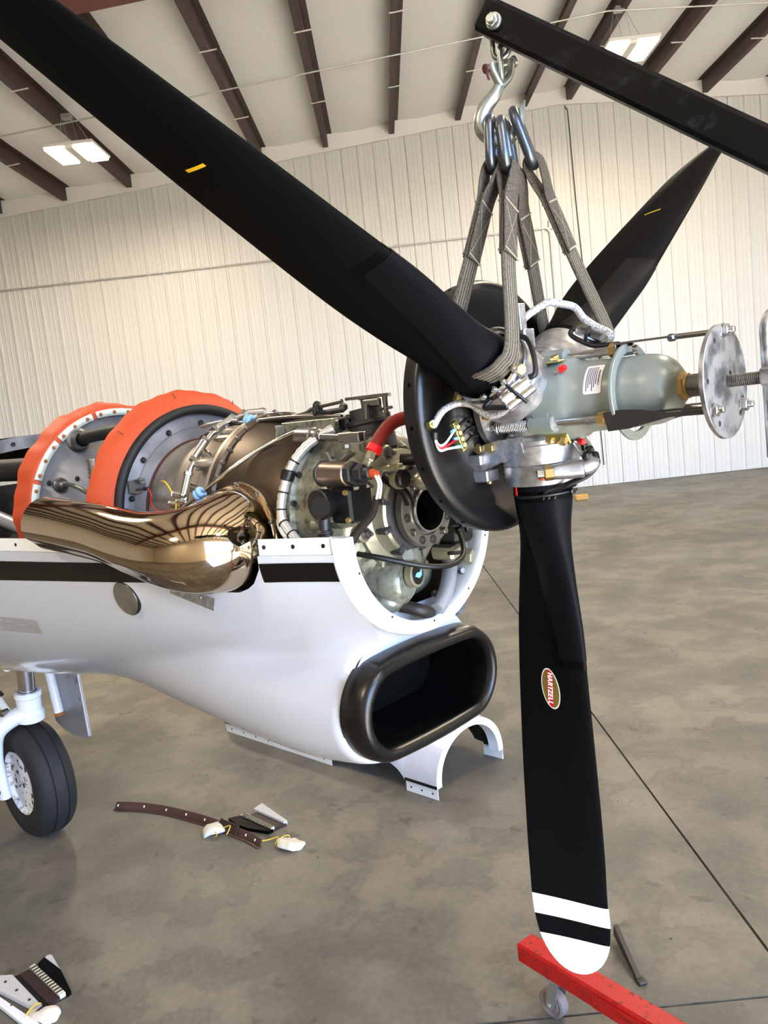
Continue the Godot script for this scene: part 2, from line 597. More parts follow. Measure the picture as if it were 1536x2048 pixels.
func room() -> void:
	# floor: a bed with four concrete slabs on it, sawn joints between them
	var flat_down := Transform3D(Basis(Vector3.RIGHT, Vector3.FORWARD, Vector3.UP), Vector3.ZERO)  # x, y of a polygon -> x, -z
	var bed := mb()
	bed.box(V(EAST - WEST + 1, 0.2, SOUTH - NORTH + 9), Transform3D(Basis(), V((EAST + WEST) / 2, -0.112, (SOUTH + NORTH) / 2 + 4)))
	var fl = obj("floor", bed, M.joint)
	structure(fl)
	var jx := func(z: float) -> float: return 0.884 + 0.0224 * z
	var g := 0.004
	var zj := -1.832
	for s in [[NORTH - 0.3, zj - g], [zj + g, SOUTH + 8.0]]:
		for side in 2:
			var pg := []
			if side == 0:
				pg = [Vector2(WEST - 0.3, -s[0]), Vector2(jx.call(s[0]) - g, -s[0]), Vector2(jx.call(s[1]) - g, -s[1]), Vector2(WEST - 0.3, -s[1])]
			else:
				pg = [Vector2(jx.call(s[0]) + g, -s[0]), Vector2(EAST + 0.3, -s[0]), Vector2(EAST + 0.3, -s[1]), Vector2(jx.call(s[1]) + g, -s[1])]
			var m := mb()
			prism(m, pg, -0.03, 0.0, flat_down)
			part("slab", m, M.concrete, fl)
	# gable wall: backing plus ribbed steel sheets
	var back := mb()
	prism(back, [Vector2(WEST - 0.3, 0), Vector2(EAST + 0.3, 0), Vector2(EAST + 0.3, eave(EAST) + 0.5), Vector2(RIDGE, eave(RIDGE) + 0.5), Vector2(WEST - 0.3, eave(WEST) + 0.5)], NORTH - 0.3, NORTH - 0.03)
	var wb = obj("wall_back", back, M.wall_paint)
	structure(wb)
	var rib := 0.2286
	var first := -1.151 - rib * 36 + 0.012
	for s in 26:
		var rings := []
		for k in 4:
			var x0 := first + (s * 4 + k) * rib
			for q in [[-0.022, 0.0], [-0.012, 0.019], [0.012, 0.019], [0.022, 0.0], [0.075, 0.0], [0.081, 0.0035], [0.09, 0.0035], [0.096, 0.0], [0.135, 0.0], [0.141, 0.0035], [0.15, 0.0035], [0.156, 0.0]]:
				rings.append([x0 + q[0], q[1]])
		var xe := first + (s * 4 + 4) * rib
		rings.append([xe - 0.0225, 0.0])
		if xe > EAST + 0.5:
			break
		var m := mb()
		m.flat()
		for i in rings.size() - 1:
			var a: Array = rings[i]
			var b: Array = rings[i + 1]
			var lift := 0.0012 * (s % 2)
			m.quad(V(a[0], eave(a[0]) + 0.1, NORTH + a[1] + lift), V(b[0], eave(b[0]) + 0.1, NORTH + b[1] + lift), V(b[0], 0.006, NORTH + b[1] + lift), V(a[0], 0.006, NORTH + a[1] + lift))
		# screw heads along two girts
		for gy in [1.2, 2.3]:
			for k in 4:
				m.box(V(0.011, 0.011, 0.006), Transform3D(Basis(), V(first + (s * 4 + k) * rib + 0.034, gy, NORTH + 0.003)))
		part("wall_panel", m, M.wall_paint, wb)
	# the other walls; the hangar door in the front wall stands open
	var wl := mb()
	wl.box(V(0.3, 4.6, SOUTH - NORTH + 0.6), Transform3D(Basis(), V(WEST - 0.15, 2.3, (SOUTH + NORTH) / 2)))
	structure(obj("wall_left", wl, M.wall_paint))
	var wr := mb()
	wr.box(V(0.3, 5.0, SOUTH - NORTH + 0.6), Transform3D(Basis(), V(EAST + 0.15, 2.5, (SOUTH + NORTH) / 2)))
	structure(obj("wall_right", wr, M.wall_paint))
	var wf := mb()
	var d0 := 1.2
	var d1 := 11.0
	wf.box(V(d0 - WEST + 0.3, 6.0, 0.3), Transform3D(Basis(), V((d0 + WEST - 0.3) / 2, 3.0, SOUTH + 0.15)))
	wf.box(V(EAST + 0.3 - d1, 5.4, 0.3), Transform3D(Basis(), V((d1 + EAST + 0.3) / 2, 2.7, SOUTH + 0.15)))
	prism(wf, [Vector2(d0, 4.45), Vector2(d1, 4.45), Vector2(d1, 5.3), Vector2(d0, 5.95)], SOUTH, SOUTH + 0.3)
	structure(obj("wall_front", wf, M.wall_paint))
	# roof deck, rising to the ridge
	var deck := mb()
	var up := 0.3
	prism(deck, [Vector2(WEST - 0.4, eave(WEST - 0.4) + up), Vector2(RIDGE, eave(RIDGE) + up), Vector2(EAST + 0.4, eave(EAST + 0.4) + up), Vector2(EAST + 0.4, eave(EAST) + up + 0.25), Vector2(RIDGE, eave(RIDGE) + up + 0.25), Vector2(WEST - 0.4, eave(WEST) + up + 0.25)], NORTH - 0.3, SOUTH + 0.4)
	var ce = obj("ceiling", deck, M.vinyl)
	structure(ce)
	var lines := []
	var x := -5.115 - 0.95 * 4
	while x < RIDGE - 0.2:
		lines.append(x)
		x += 0.945
	lines.append(2.99)
	x = 3.94
	while x < EAST:
		lines.append(x)
		x += 0.95
	# white insulation facing, one sheet to each bay, bellying between the purlins
	for i in lines.size() - 1:
		var rows := []
		for k in 49:
			var z := NORTH + (SOUTH - NORTH) * k / 48.0
			var row := PackedVector3Array()
			for j in 9:
				var u := j / 8.0
				var xx: float = lerpf(lines[i], lines[i + 1], u)
				var crease := 0.012 * absf(sin(k * 2.1 + i * 1.3)) + 0.008 * absf(sin(k * 0.9 + i * 2.0))
				row.append(V(xx, eave(xx) + 0.235 - 0.055 * sin(u * PI) + crease * sin(u * PI), z))
			rows.append(row)
		var m := mb()
		m.smooth()
		m.loft(rows, false, true)
		part("insulation_sheet", m, M.vinyl, ce)
	# red-brown zed purlins running from gable to gable
	for i in lines.size():
		var px: float = lines[i]
		var e := eave(px) + 0.052
		var s := -1.0 if px < RIDGE else 1.0
		var m := mb()
		var w := 0.07
		var zm := (NORTH + SOUTH) / 2
		var zl := SOUTH - NORTH
		var tz := Transform3D(Basis(), V(px, e + 0.09, zm + 0.02))
		m.box(V(0.006, 0.18, zl), tz)
		m.box(V(w, 0.006, zl), Transform3D(Basis(), V(px + s * w / 2, e + 0.003, zm + 0.02)))
		m.box(V(0.006, 0.02, zl), Transform3D(Basis(), V(px + s * w, e + 0.012, zm + 0.02)))
		m.box(V(w, 0.006, zl), Transform3D(Basis(), V(px - s * w / 2, e + 0.18, zm + 0.02)))
		part("purlin", m, M.primer, ce)
	# rigid frame rafters
	for rz in [-6.38, -0.2]:
		var m := mb()
		for s in [[WEST, RIDGE], [RIDGE, EAST]]:
			var a := V(s[0], eave(s[0]), rz)
			var b := V(s[1], eave(s[1]), rz)
			var c := (a + b) / 2
			var bs := Basis(Vector3.BACK, atan2(b.y - a.y, b.x - a.x))
			var l := a.distance_to(b)
			m.box(V(l, 0.014, 0.26), Transform3D(bs, c + V(0, 0.035, 0)))
			m.box(V(l, 0.014, 0.26), Transform3D(bs, c + V(0, -0.42, 0)))
			m.box(V(l, 0.46, 0.012), Transform3D(bs, c + V(0, -0.19, 0)))
		part("rafter", m, M.rafter_red, ce)
	# thin white braces laid across the purlins
	for bz in [-8.6, -10.5]:
		for i in lines.size():
			var px: float = lines[i]
			if px < -6 or px > 7:
				continue
			var m := mb()
			m.cyl(V(px - 0.09, eave(px - 0.09) + 0.049, bz), V(px + 0.09, eave(px + 0.09) + 0.049, bz), 0.008, -1, 6)
			part("brace", m, M.white_strap, ce)
	# white trim between wall sheets and roof
	var tr := mb()
	for s in [[WEST, RIDGE], [RIDGE, EAST]]:
		prism(tr, [Vector2(s[0], eave(s[0])), Vector2(s[1], eave(s[1])), Vector2(s[1], eave(s[1]) + 0.24), Vector2(s[0], eave(s[0]) + 0.24)], NORTH + 0.02, NORTH + 0.05)
	structure(obj("trim_1", tr, M.trim_paint))

func lamps() -> void:
	var list := [
		[V(-3.09, 4.62, -9.58), V(-3.12, 4.99, -9.5), "twin-lens high bay light hanging near the left end of the gable wall", 0.0],
		[V(3.04, 5.04, -9.6), V(2.98, 5.48, -9.6), "twin-lens high bay light hanging by the ridge behind the black hoist boom", 0.0],
		[V(-3.1, 4.62, -4.2), V(-3.12, 4.99, -4.2), "twin-lens high bay light overhead beyond the picture edge", 0.0],
		[V(3.0, 5.04, -4.2), V(2.98, 5.48, -4.2), "twin-lens high bay light overhead beyond the picture edge", 0.0],
		[V(-3.1, 4.62, 1.5), V(-3.12, 4.99, 1.5), "twin-lens high bay light overhead beyond the picture edge", 0.0],
		[V(3.0, 5.04, 1.5), V(2.98, 5.48, 1.5), "twin-lens high bay light overhead beyond the picture edge", 0.0],
		[V(9.0, 4.75, -4.2), V(8.98, 5.1, -4.2), "twin-lens high bay light overhead beyond the picture edge", 0.0],
	]
	for i in list.size():
		var c: Vector3 = list[i][0]
		var t := thing("high_bay_light", list[i][2], "ceiling light", c, "high bay lights")
		var up: Vector3 = list[i][1] - c
		var m := mb()
		m.box(V(0.56, 0.035, 0.6), Transform3D(Basis(), V(0, 0.03, 0)), 0.008)
		m.box(V(0.1, 0.07, 0.5), Transform3D(Basis(), V(0, 0.02, 0)), 0.01)
		part("housing", m, M.trim_paint, t)
		for s in [-1, 1]:
			m = mb()
			m.box(V(0.2, 0.03, 0.54), Transform3D(Basis(), V(s * 0.165, -0.004, 0)), 0.008)
			part("lens", m, M.lamp_lens, t)
		m = mb()
		for s in [-1, 1]:
			m.cyl(V(s * 0.2, 0.04, 0.0), up + V(s * 0.06, 0, 0), 0.003, -1, 5)
			m.cyl(V(s * 0.05, 0.06, 0.05), up + V(s * 0.05, 0.0, 0.02), 0.002, -1, 5)
		part("hanger_wire", m, M.galvanized, t)
		m = mb()
		m.box(V(0.1, 0.05, 0.1), Transform3D(Basis(), up + V(0, 0.0, 0)), 0.006)
		part("junction_box", m, M.galvanized, t)
		var l := AreaLight3D.new()
		l.name = "lamp_glow"
		l.area_size = Vector2(0.5, 0.54)
		l.light_color = Color(1, 0.93, 0.82)
		l.light_energy = 5.5
		l.area_range = 40.0
		l.area_attenuation = 2.0
		l.shadow_enabled = true
		t.add_child(l)
		l.position = V(0, -0.03, 0)
		l.rotation.x = -PI / 2

func wall_fittings() -> void:
	# electrical pipe under the purlins, joining the hanging lights
	var m := mb()
	var pts := []
	for x in [-6.5, -5.0, -3.12, -1.3, 0.56, 2.0, RIDGE, 4.0, 5.0, 7.0]:
		pts.append(V(x, eave(x) + 0.03, -9.55))
	m.tube(pts, 0.009, 8)
	tag(obj("ceiling_conduit", m, M.conduit_metal), "thin bright electrical conduit strung across beneath the purlins between the lights", "conduit")
	m = mb()
	var z := NORTH + 0.035
	m.tube(smooth_path([V(-8.5, 3.745, z), V(-1.4, 3.75, z), V(2.4, 3.772, z), V(2.55, 3.765, z), V(2.6, 3.72, z), V(2.612, 3.6, z), V(2.615, 0.35, z)], 8), 0.0125, 8)
	var c := obj("wall_conduit", m, M.conduit_metal)
	tag(c, "thin metal conduit running level along the gable wall then bending down behind the straps", "conduit")
	for x in [-6.0, -4.4, -2.8, -1.2, 0.4, 2.0]:
		var b := mb()
		b.box(V(0.03, 0.05, 0.02), Transform3D(Basis(), V(x, 3.757, z - 0.008)), 0.004)
		part("clip", b, M.conduit_metal, c)
	m = mb()
	m.tube(smooth_path([V(2.965, eave(2.97) - 0.01, z - 0.01), V(2.972, 5.36, z - 0.01), V(3.0, 5.22, z - 0.01), V(3.026, 3.84, z - 0.01), V(3.1, 1.9, z - 0.01), V(3.14, 0.3, z - 0.01)], 6), 0.0065, 6)
	tag(obj("hanging_wire", m, M.dark_steel), "single dark wire dropping straight down the gable wall from the ridge", "wire")
	m = mb()
	m.box(V(0.17, 0.07, 0.08), Transform3D(Basis(Vector3.UP, 0.12), V(2.47, 0.036, -10.95)), 0.006)
	var w := obj("wood_block", m, M.wood)
	tag(w, "small pale wooden block lying on the concrete near the far wall", "wood block")

# ---------------------------------------------------------------- the airplane
# local axes: x towards the nose, y up, z towards the side seen here; the origin lies on the floor under the shaft flange
const K_W := [[-3.4, 0.60], [-2.2, 0.54], [-1.6, 0.48], [-0.93, 0.385], [-0.5, 0.325], [-0.2, 0.268], [-0.06, 0.226], [0.0, 0.211]]
const K_B := [[-3.4, 0.69], [-2.0, 0.715], [-1.73, 0.738], [-1.4, 0.775], [-0.9, 0.86], [-0.4, 0.952], [-0.15, 1.022], [0.0, 1.06]]
const K_SB := [[-1.6, 0.85], [-1.37, 0.832], [-1.0, 0.82], [-0.75, 0.808], [-0.45, 0.789], [-0.28, 0.784], [-0.12, 0.8], [-0.03, 0.83]]
const K_SH := [[-1.6, 0.05], [-1.37, 0.07], [-1.0, 0.094], [-0.75, 0.114], [-0.45, 0.131], [-0.28, 0.129], [-0.12, 0.115], [-0.03, 0.1]]
const K_SW := [[-1.6, 0.08], [-1.37, 0.11], [-1.0, 0.165], [-0.7, 0.2], [-0.45, 0.216], [-0.28, 0.218], [-0.12, 0.212], [-0.03, 0.206]]
const K_TOP := [[-0.62, 1.25], [-0.56, 1.248], [-0.5, 1.228], [-0.416, 1.2], [-0.335, 1.181], [-0.284, 1.173], [-0.235, 1.187], [-0.208, 1.215], [-0.2, 1.226]]

func field(x: float, y: float, z: float) -> float:
	var cy := 1.275
	var w := curve(K_W, x)
	var h := cy - curve(K_B, x)
	var d1 := (sqrt(z * z / (w * w) + (y - cy) * (y - cy) / (h * h)) - 1.0) * minf(w, h)
	var hs := curve(K_SH, x)
	var ws := curve(K_SW, x)
	var cs := curve(K_SB, x) + hs
	var q := maxf(absf(z) - (ws - hs), 0.0)
	var d2 := sqrt(q * q + (y - cs) * (y - cs)) - hs
	var k := lerpf(0.04, 0.12, smoothstep(-0.35, -0.1, x))
	var hh := clampf(0.5 + 0.5 * (d2 - d1) / k, 0, 1)
	return lerpf(d2, d1, hh) - k * hh * (1 - hh)

func centre_y(x: float) -> float:
	return lerpf(1.275, curve(K_SB, x) + curve(K_SH, x), 0.62)

# the skin at station x, in the direction psi below level, seen from the middle
func skin(x: float, psi: float) -> Vector3:
	var cy := centre_y(x)
	var d := Vector2(cos(psi), -sin(psi))
	var r := 0.7
	var step := 0.02
	while r > 0.05 and field(x, cy + d.y * r, d.x * r) > 0:
		r -= step
	var lo := r
	var hi := r + step
	for i in 9:
		var mid := (lo + hi) / 2
		if field(x, cy + d.y * mid, d.x * mid) > 0:
			hi = mid
		else:
			lo = mid
	return V(x, cy + d.y * lo, d.x * lo)

func angle_at(x: float, y: float) -> float:
	var lo := -1.5
	var hi := 1.2
	for i in 14:
		var mid := (lo + hi) / 2
		if skin(x, mid).y > y:
			lo = mid
		else:
			hi = mid
	return lo

func skin_top(x: float, near: bool) -> float:
	if near and x < -0.2 and x > -0.62:
		return curve(K_TOP, x)
	return 1.25

func turned(x: float) -> Transform3D:          # a lathe about the engine's axis
	return Transform3D(Basis(), V(x, SHAFT, 0))

func build_airplane() -> void:
	airplane = thing("airplane", "white single-engine airplane with its engine uncovered, black stripe and polished exhaust pipe", "airplane", V(0.060, 0, -1.580))
	airplane.rotation.y = -deg_to_rad(43.5)
	cowling()
	engine()
	exhaust()
	nose_gear()

func rows_of_skin(xs: Array, n: int, inset: float) -> Array:
	var rows := []
	for x in xs:
		var a := angle_at(x, skin_top(x, true))
		var b := PI - angle_at(x, skin_top(x, false))
		var row := PackedVector3Array()
		for j in n:
			var v := skin(x, lerpf(a, b, float(j) / (n - 1)))
			v.x = lerpf(v.x, minf(v.x, -0.08), smoothstep(1.065, 1.03, v.y))
			if inset > 0:
				var c := V(x, centre_y(x), 0)
				v += (c - v).normalized() * inset
			row.append(v)
		rows.append(row)
	return rows

func cowling() -> void:
	var xs := [-0.036, -0.055, -0.08, -0.11, -0.15, -0.198, -0.202, -0.21, -0.225, -0.245, -0.27, -0.3, -0.335, -0.37, -0.41, -0.45, -0.5, -0.54, -0.58, -0.63, -0.7, -0.78, -0.86, -0.95, -1.04, -1.13, -1.22, -1.3, -1.37, -1.45, -1.53, -1.6, -1.7, -1.85, -2.0, -2.2, -2.5, -2.9, -3.3]
	xs.reverse()
	var rows := rows_of_skin(xs, 84, 0.0)
	var m := mb()
	m.smooth()
	m.loft(rows, false, true)
	var cowl := part("lower_cowling", m, M.cowl_white, airplane)
	# inner face and the edge between
	var inner := rows_of_skin(xs.slice(0, xs.size() - 1), 84, 0.014)
	m = mb()
	m.smooth()
	m.loft(inner, false, false)
	part("inner_skin", m, M.liner, cowl)
	m = mb()
	m.smooth()
	for i in range(0, xs.size() - 2):
		m.quad(rows[i][0], inner[i][0], inner[i + 1][0], rows[i + 1][0])
		m.quad(rows[i][83], rows[i + 1][83], inner[i + 1][83], inner[i][83])
	part("skin_edge", m, M.cowl_white, cowl)
	# round front lip, flush with the skin behind it
	var lips := []
	for q in [[-0.04, 0.0002], [-0.032, 0.0012], [-0.024, 0.0005], [-0.016, -0.002], [-0.012, -0.006], [-0.0115, -0.01], [-0.0115, -0.0225], [-0.014, -0.026], [-0.035, -0.028], [-0.07, -0.028]]:
		var row := PackedVector3Array()
		var xw: float = clampf(q[0], -0.056, -0.02)
		var w: float = curve(K_W, xw) + q[1]
		var h: float = 1.275 - curve(K_B, xw) + q[1]
		for j in 73:
			var g := -0.02 + (PI + 0.04) * j / 72
			row.append(V(q[0], 1.275 - h * sin(g), w * cos(g)))
		lips.append(row)
	m = mb()
	m.smooth()
	m.loft(lips, false)
	for e in [0, 72]:
		var q := []
		for row in lips:
			q.append(row[e])
		m.flat()
		for i in range(1, q.size() - 1):
			m.tri(q[0], q[i], q[i + 1])
	var lip := part("front_lip", m, M.lip_white, airplane)
	for k in 5:
		m = mb()
		var a := PI * 0.5 + PI * (k + 0.5) / 5
		m.cyl(V(-0.0125, 1.272 + 0.197 * cos(a), 0.197 * sin(a)), V(-0.0108, 1.272 + 0.197 * cos(a), 0.197 * sin(a)), 0.0025, -1, 8)
		part("rivet", m, M.dark_steel, lip)
	# white web closing the gap between lip and scoop
	var wp := PackedVector2Array()
	for k in 15:
		var v := skin(-0.058, angle_at(-0.058, lerpf(1.1, 0.99, k / 14.0)))
		wp.append(Vector2(v.z - 0.001, v.y))
	for k in 15:
		wp.append(Vector2(-wp[14 - k].x, wp[14 - k].y))
	m = mb()
	m.extrude(wp, -0.002, 0.002, Transform3D(Basis(V(0, 0, 1), V(0, 1, 0), V(-1, 0, 0)), V(-0.074, 0, 0)))
	part("web_plate", m, M.cowl_white, cowl)
	# attach flanges above the skin, with their holes
	for s in [[-0.196, -0.044, 3], [-1.62, -0.6, 9]]:
		var rr := []
		for i in 13:
			var x: float = lerpf(s[0], s[1], i / 12.0)
			var v := skin(x, angle_at(x, 1.25)) + V(0, 0, -0.003)
			rr.append(PackedVector3Array([v, v + V(0, 0.031, -0.001), v + V(0, 0.031, -0.004), v + V(0, 0, -0.004)]))
		m = mb()
		m.flat()
		m.loft(rr, true, true)
		m.cap(rr[0], true)
		m.cap(rr[12], false)
		var fl := part("attach_flange", m, M.lip_white, airplane)
		for k in s[2]:
			m = mb()
			var x: float = lerpf(s[0] + 0.012, s[1] - 0.017, k / (s[2] - 1.0))
			var v := skin(x, angle_at(x, 1.25)) + V(0, 0.016, -0.0035)
			m.cyl(v - V(0, 0, 0.004), v + V(0.0004, 0, 0.0012), 0.0042, -1, 10)
			part("fastener_hole", m, M.black_plastic, fl)
	# black stripe
	for s in [[-0.1985, -0.041], [-3.2, -0.5]]:
		var rr := []
		var n := 16 if s[1] < -0.3 else 6
		for i in n + 1:
			var x: float = lerpf(s[0], s[1], float(i) / n)
			var yt := 1.236 + 0.012 * clampf((x + 0.15) / 0.95, -1.2, 0)
			var yb := 1.199 + 0.026 * clampf((x + 0.15) / 0.95, -1.2, 0)
			if x > -0.6 and x < -0.2:
				yt = minf(yt, skin_top(x, true) - 0.0)
			var row := PackedVector3Array()
			for j in 5:
				var v := skin(x, angle_at(x, lerpf(yt, yb, j / 4.0)))
				row.append(v + V(0, -0.0002, 0.0011))
			rr.append(row)
		m = mb()
		m.smooth()
		m.loft(rr, false, true)
		part("stripe", m, M.stripe_black, cowl)
	# thin decal lines low on the flank
	m = mb()
	for k in 7:
		var rr := []
		for i in 4:
			var x := lerpf(-1.3, -1.035 - 0.004 * k, i / 3.0)
			var y := 1.062 - 0.0068 * k
			var v := skin(x, angle_at(x, y)) + V(0, 0, 0.001)
			var v2 := skin(x, angle_at(x, y - 0.0038)) + V(0, 0, 0.001)
			rr.append(PackedVector3Array([v, v2]))
		m.smooth()
		m.loft(rr, false, true)
	part("pinstripe_decal", m, M.foil_tape, cowl)
	# polished round cover
	var dv := skin(-0.612, angle_at(-0.612, 1.148))
	var dn := V(0.13, -0.22, 1).normalized()
	m = mb()
	m.cyl(dv - dn * 0.004, dv + dn * 0.003, 0.041, -1, 36, 0.001)
	var disc := part("round_cover", m, M.black_plastic, airplane)
	m = mb()
	m.lathe([Vector2(0.001, 0.0385), Vector2(0.0045, 0.0385), Vector2(0.0062, 0.03), Vector2(0.007, 0.0)], MB.along(dv, dv + dn), 36)
	part("cover_plate", m, M.polished, disc)
	# tab below the exhaust
	m = mb()
	var tv := skin(-0.385, angle_at(-0.385, 1.166)) + V(0, 0, 0.012)
	m.box(V(0.13, 0.026, 0.003), Transform3D(Basis(Vector3.UP, 0.14) * Basis(Vector3.BACK, -0.24), tv), 0.001)
	m.cyl(tv + V(0.03, 0, 0.0005), tv + V(0.03, 0, 0.003), 0.004, -1, 10)
	part("exhaust_tab", m, M.aluminium, cowl)
	# chin inlet: black boot round the mouth, dark duct with a cover plate in it
	var mouth := func(x: float, off: float) -> PackedVector3Array:
		var row := PackedVector3Array()
		var hs := 0.1 + off
		var straight := 0.106
		for j in 64:
			var a := TAU * j / 64
			row.append(V(x, 0.928 + hs * cos(a), hs * sin(a) + straight * clampf(sin(a) * 3.0, -1, 1)))
		return row
	m = mb()
	m.smooth()
	m.loft([mouth.call(-0.085, 0.0), mouth.call(-0.083, 0.006), mouth.call(-0.06, 0.0065), mouth.call(-0.035, 0.004), mouth.call(-0.024, -0.002), mouth.call(-0.019, -0.011), mouth.call(-0.022, -0.02), mouth.call(-0.036, -0.026), mouth.call(-0.07, -0.029)])
	var boot := part("inlet_boot", m, M.inlet_black, airplane)
	m = mb()
	m.smooth()
	m.loft([mouth.call(-0.068, -0.0285), mouth.call(-0.13, -0.03), mouth.call(-0.2, -0.034)])
	part("inlet_duct", m, M.inlet_inside, boot)
	m = mb()
	m.cap(mouth.call(-0.19, -0.03), true)
	part("duct_plate", m, M.inlet_inside, boot)
	# fuselage top behind the firewall
	var fr := []
	var fi := []
	for x in [-3.3, -2.6, -2.1, -1.8, -1.62, -1.6]:
		var row := PackedVector3Array()
		var ro := PackedVector3Array()
		var w := curve(K_W, x) + 0.004
		for j in 33:
			var a := -PI / 2 + PI * j / 32
			var cz := absf(sin(a))
			var c := V(x, 1.25 + 0.283 * pow(cos(a), 0.85) if cos(a) > 0 else 1.25, w * signf(sin(a)) * pow(cz, 0.9))
			row.append(c)
			ro.append(V(c.x, 1.25 + (c.y - 1.25) * 0.86, c.z * 0.93))
		fr.append(row)
		fi.append(ro)
	m = mb()
	m.smooth()
	m.loft(fr, false)
	var top := part("fuselage_top", m, M.inlet_inside, airplane)
	m = mb()
	m.smooth()
	m.loft([fr[5], fi[5]], false)
	m.smooth()
	m.loft([fi[5], fi[3]], false)
	part("frame_ring", m, M.sheet_metal, top)
	for k in 12:
		m = mb()
		var v: Vector3 = (fr[5][4 + k * 2] + fi[5][4 + k * 2]) / 2
		m.cyl(v, v + V(0.006, 0, 0), 0.007, -1, 8)
		part("frame_bolt", m, M.dark_steel, top)
	m = mb()
	m.box(V(0.02, 0.42, 0.8), Transform3D(Basis(), V(-1.72, 1.17, 0)))
	part("firewall", m, M.liner, airplane)

func arc_band(a: Array, seg: int, from: float, to: float, wave := 0.0, waves := 40.0) -> MB:
	# a : profile points (x, r) for a band round the engine axis, its outer points rippled
	var rings := []
	for i in a.size():
		var row := PackedVector3Array()
		for j in seg + 1:
			var t := from + (to - from) * j / seg
			var r: float = a[i].y * (1.0 + wave * (float(i) / (a.size() - 1)) * (sin(t * waves) * 0.6 + sin(t * waves * 0.43 + 1.0)))
			row.append(V(a[i].x, SHAFT + r * cos(t), r * sin(t)))
		rings.append(row)
	var m := mb()
	m.smooth()
	m.loft(rings, false)
	return m

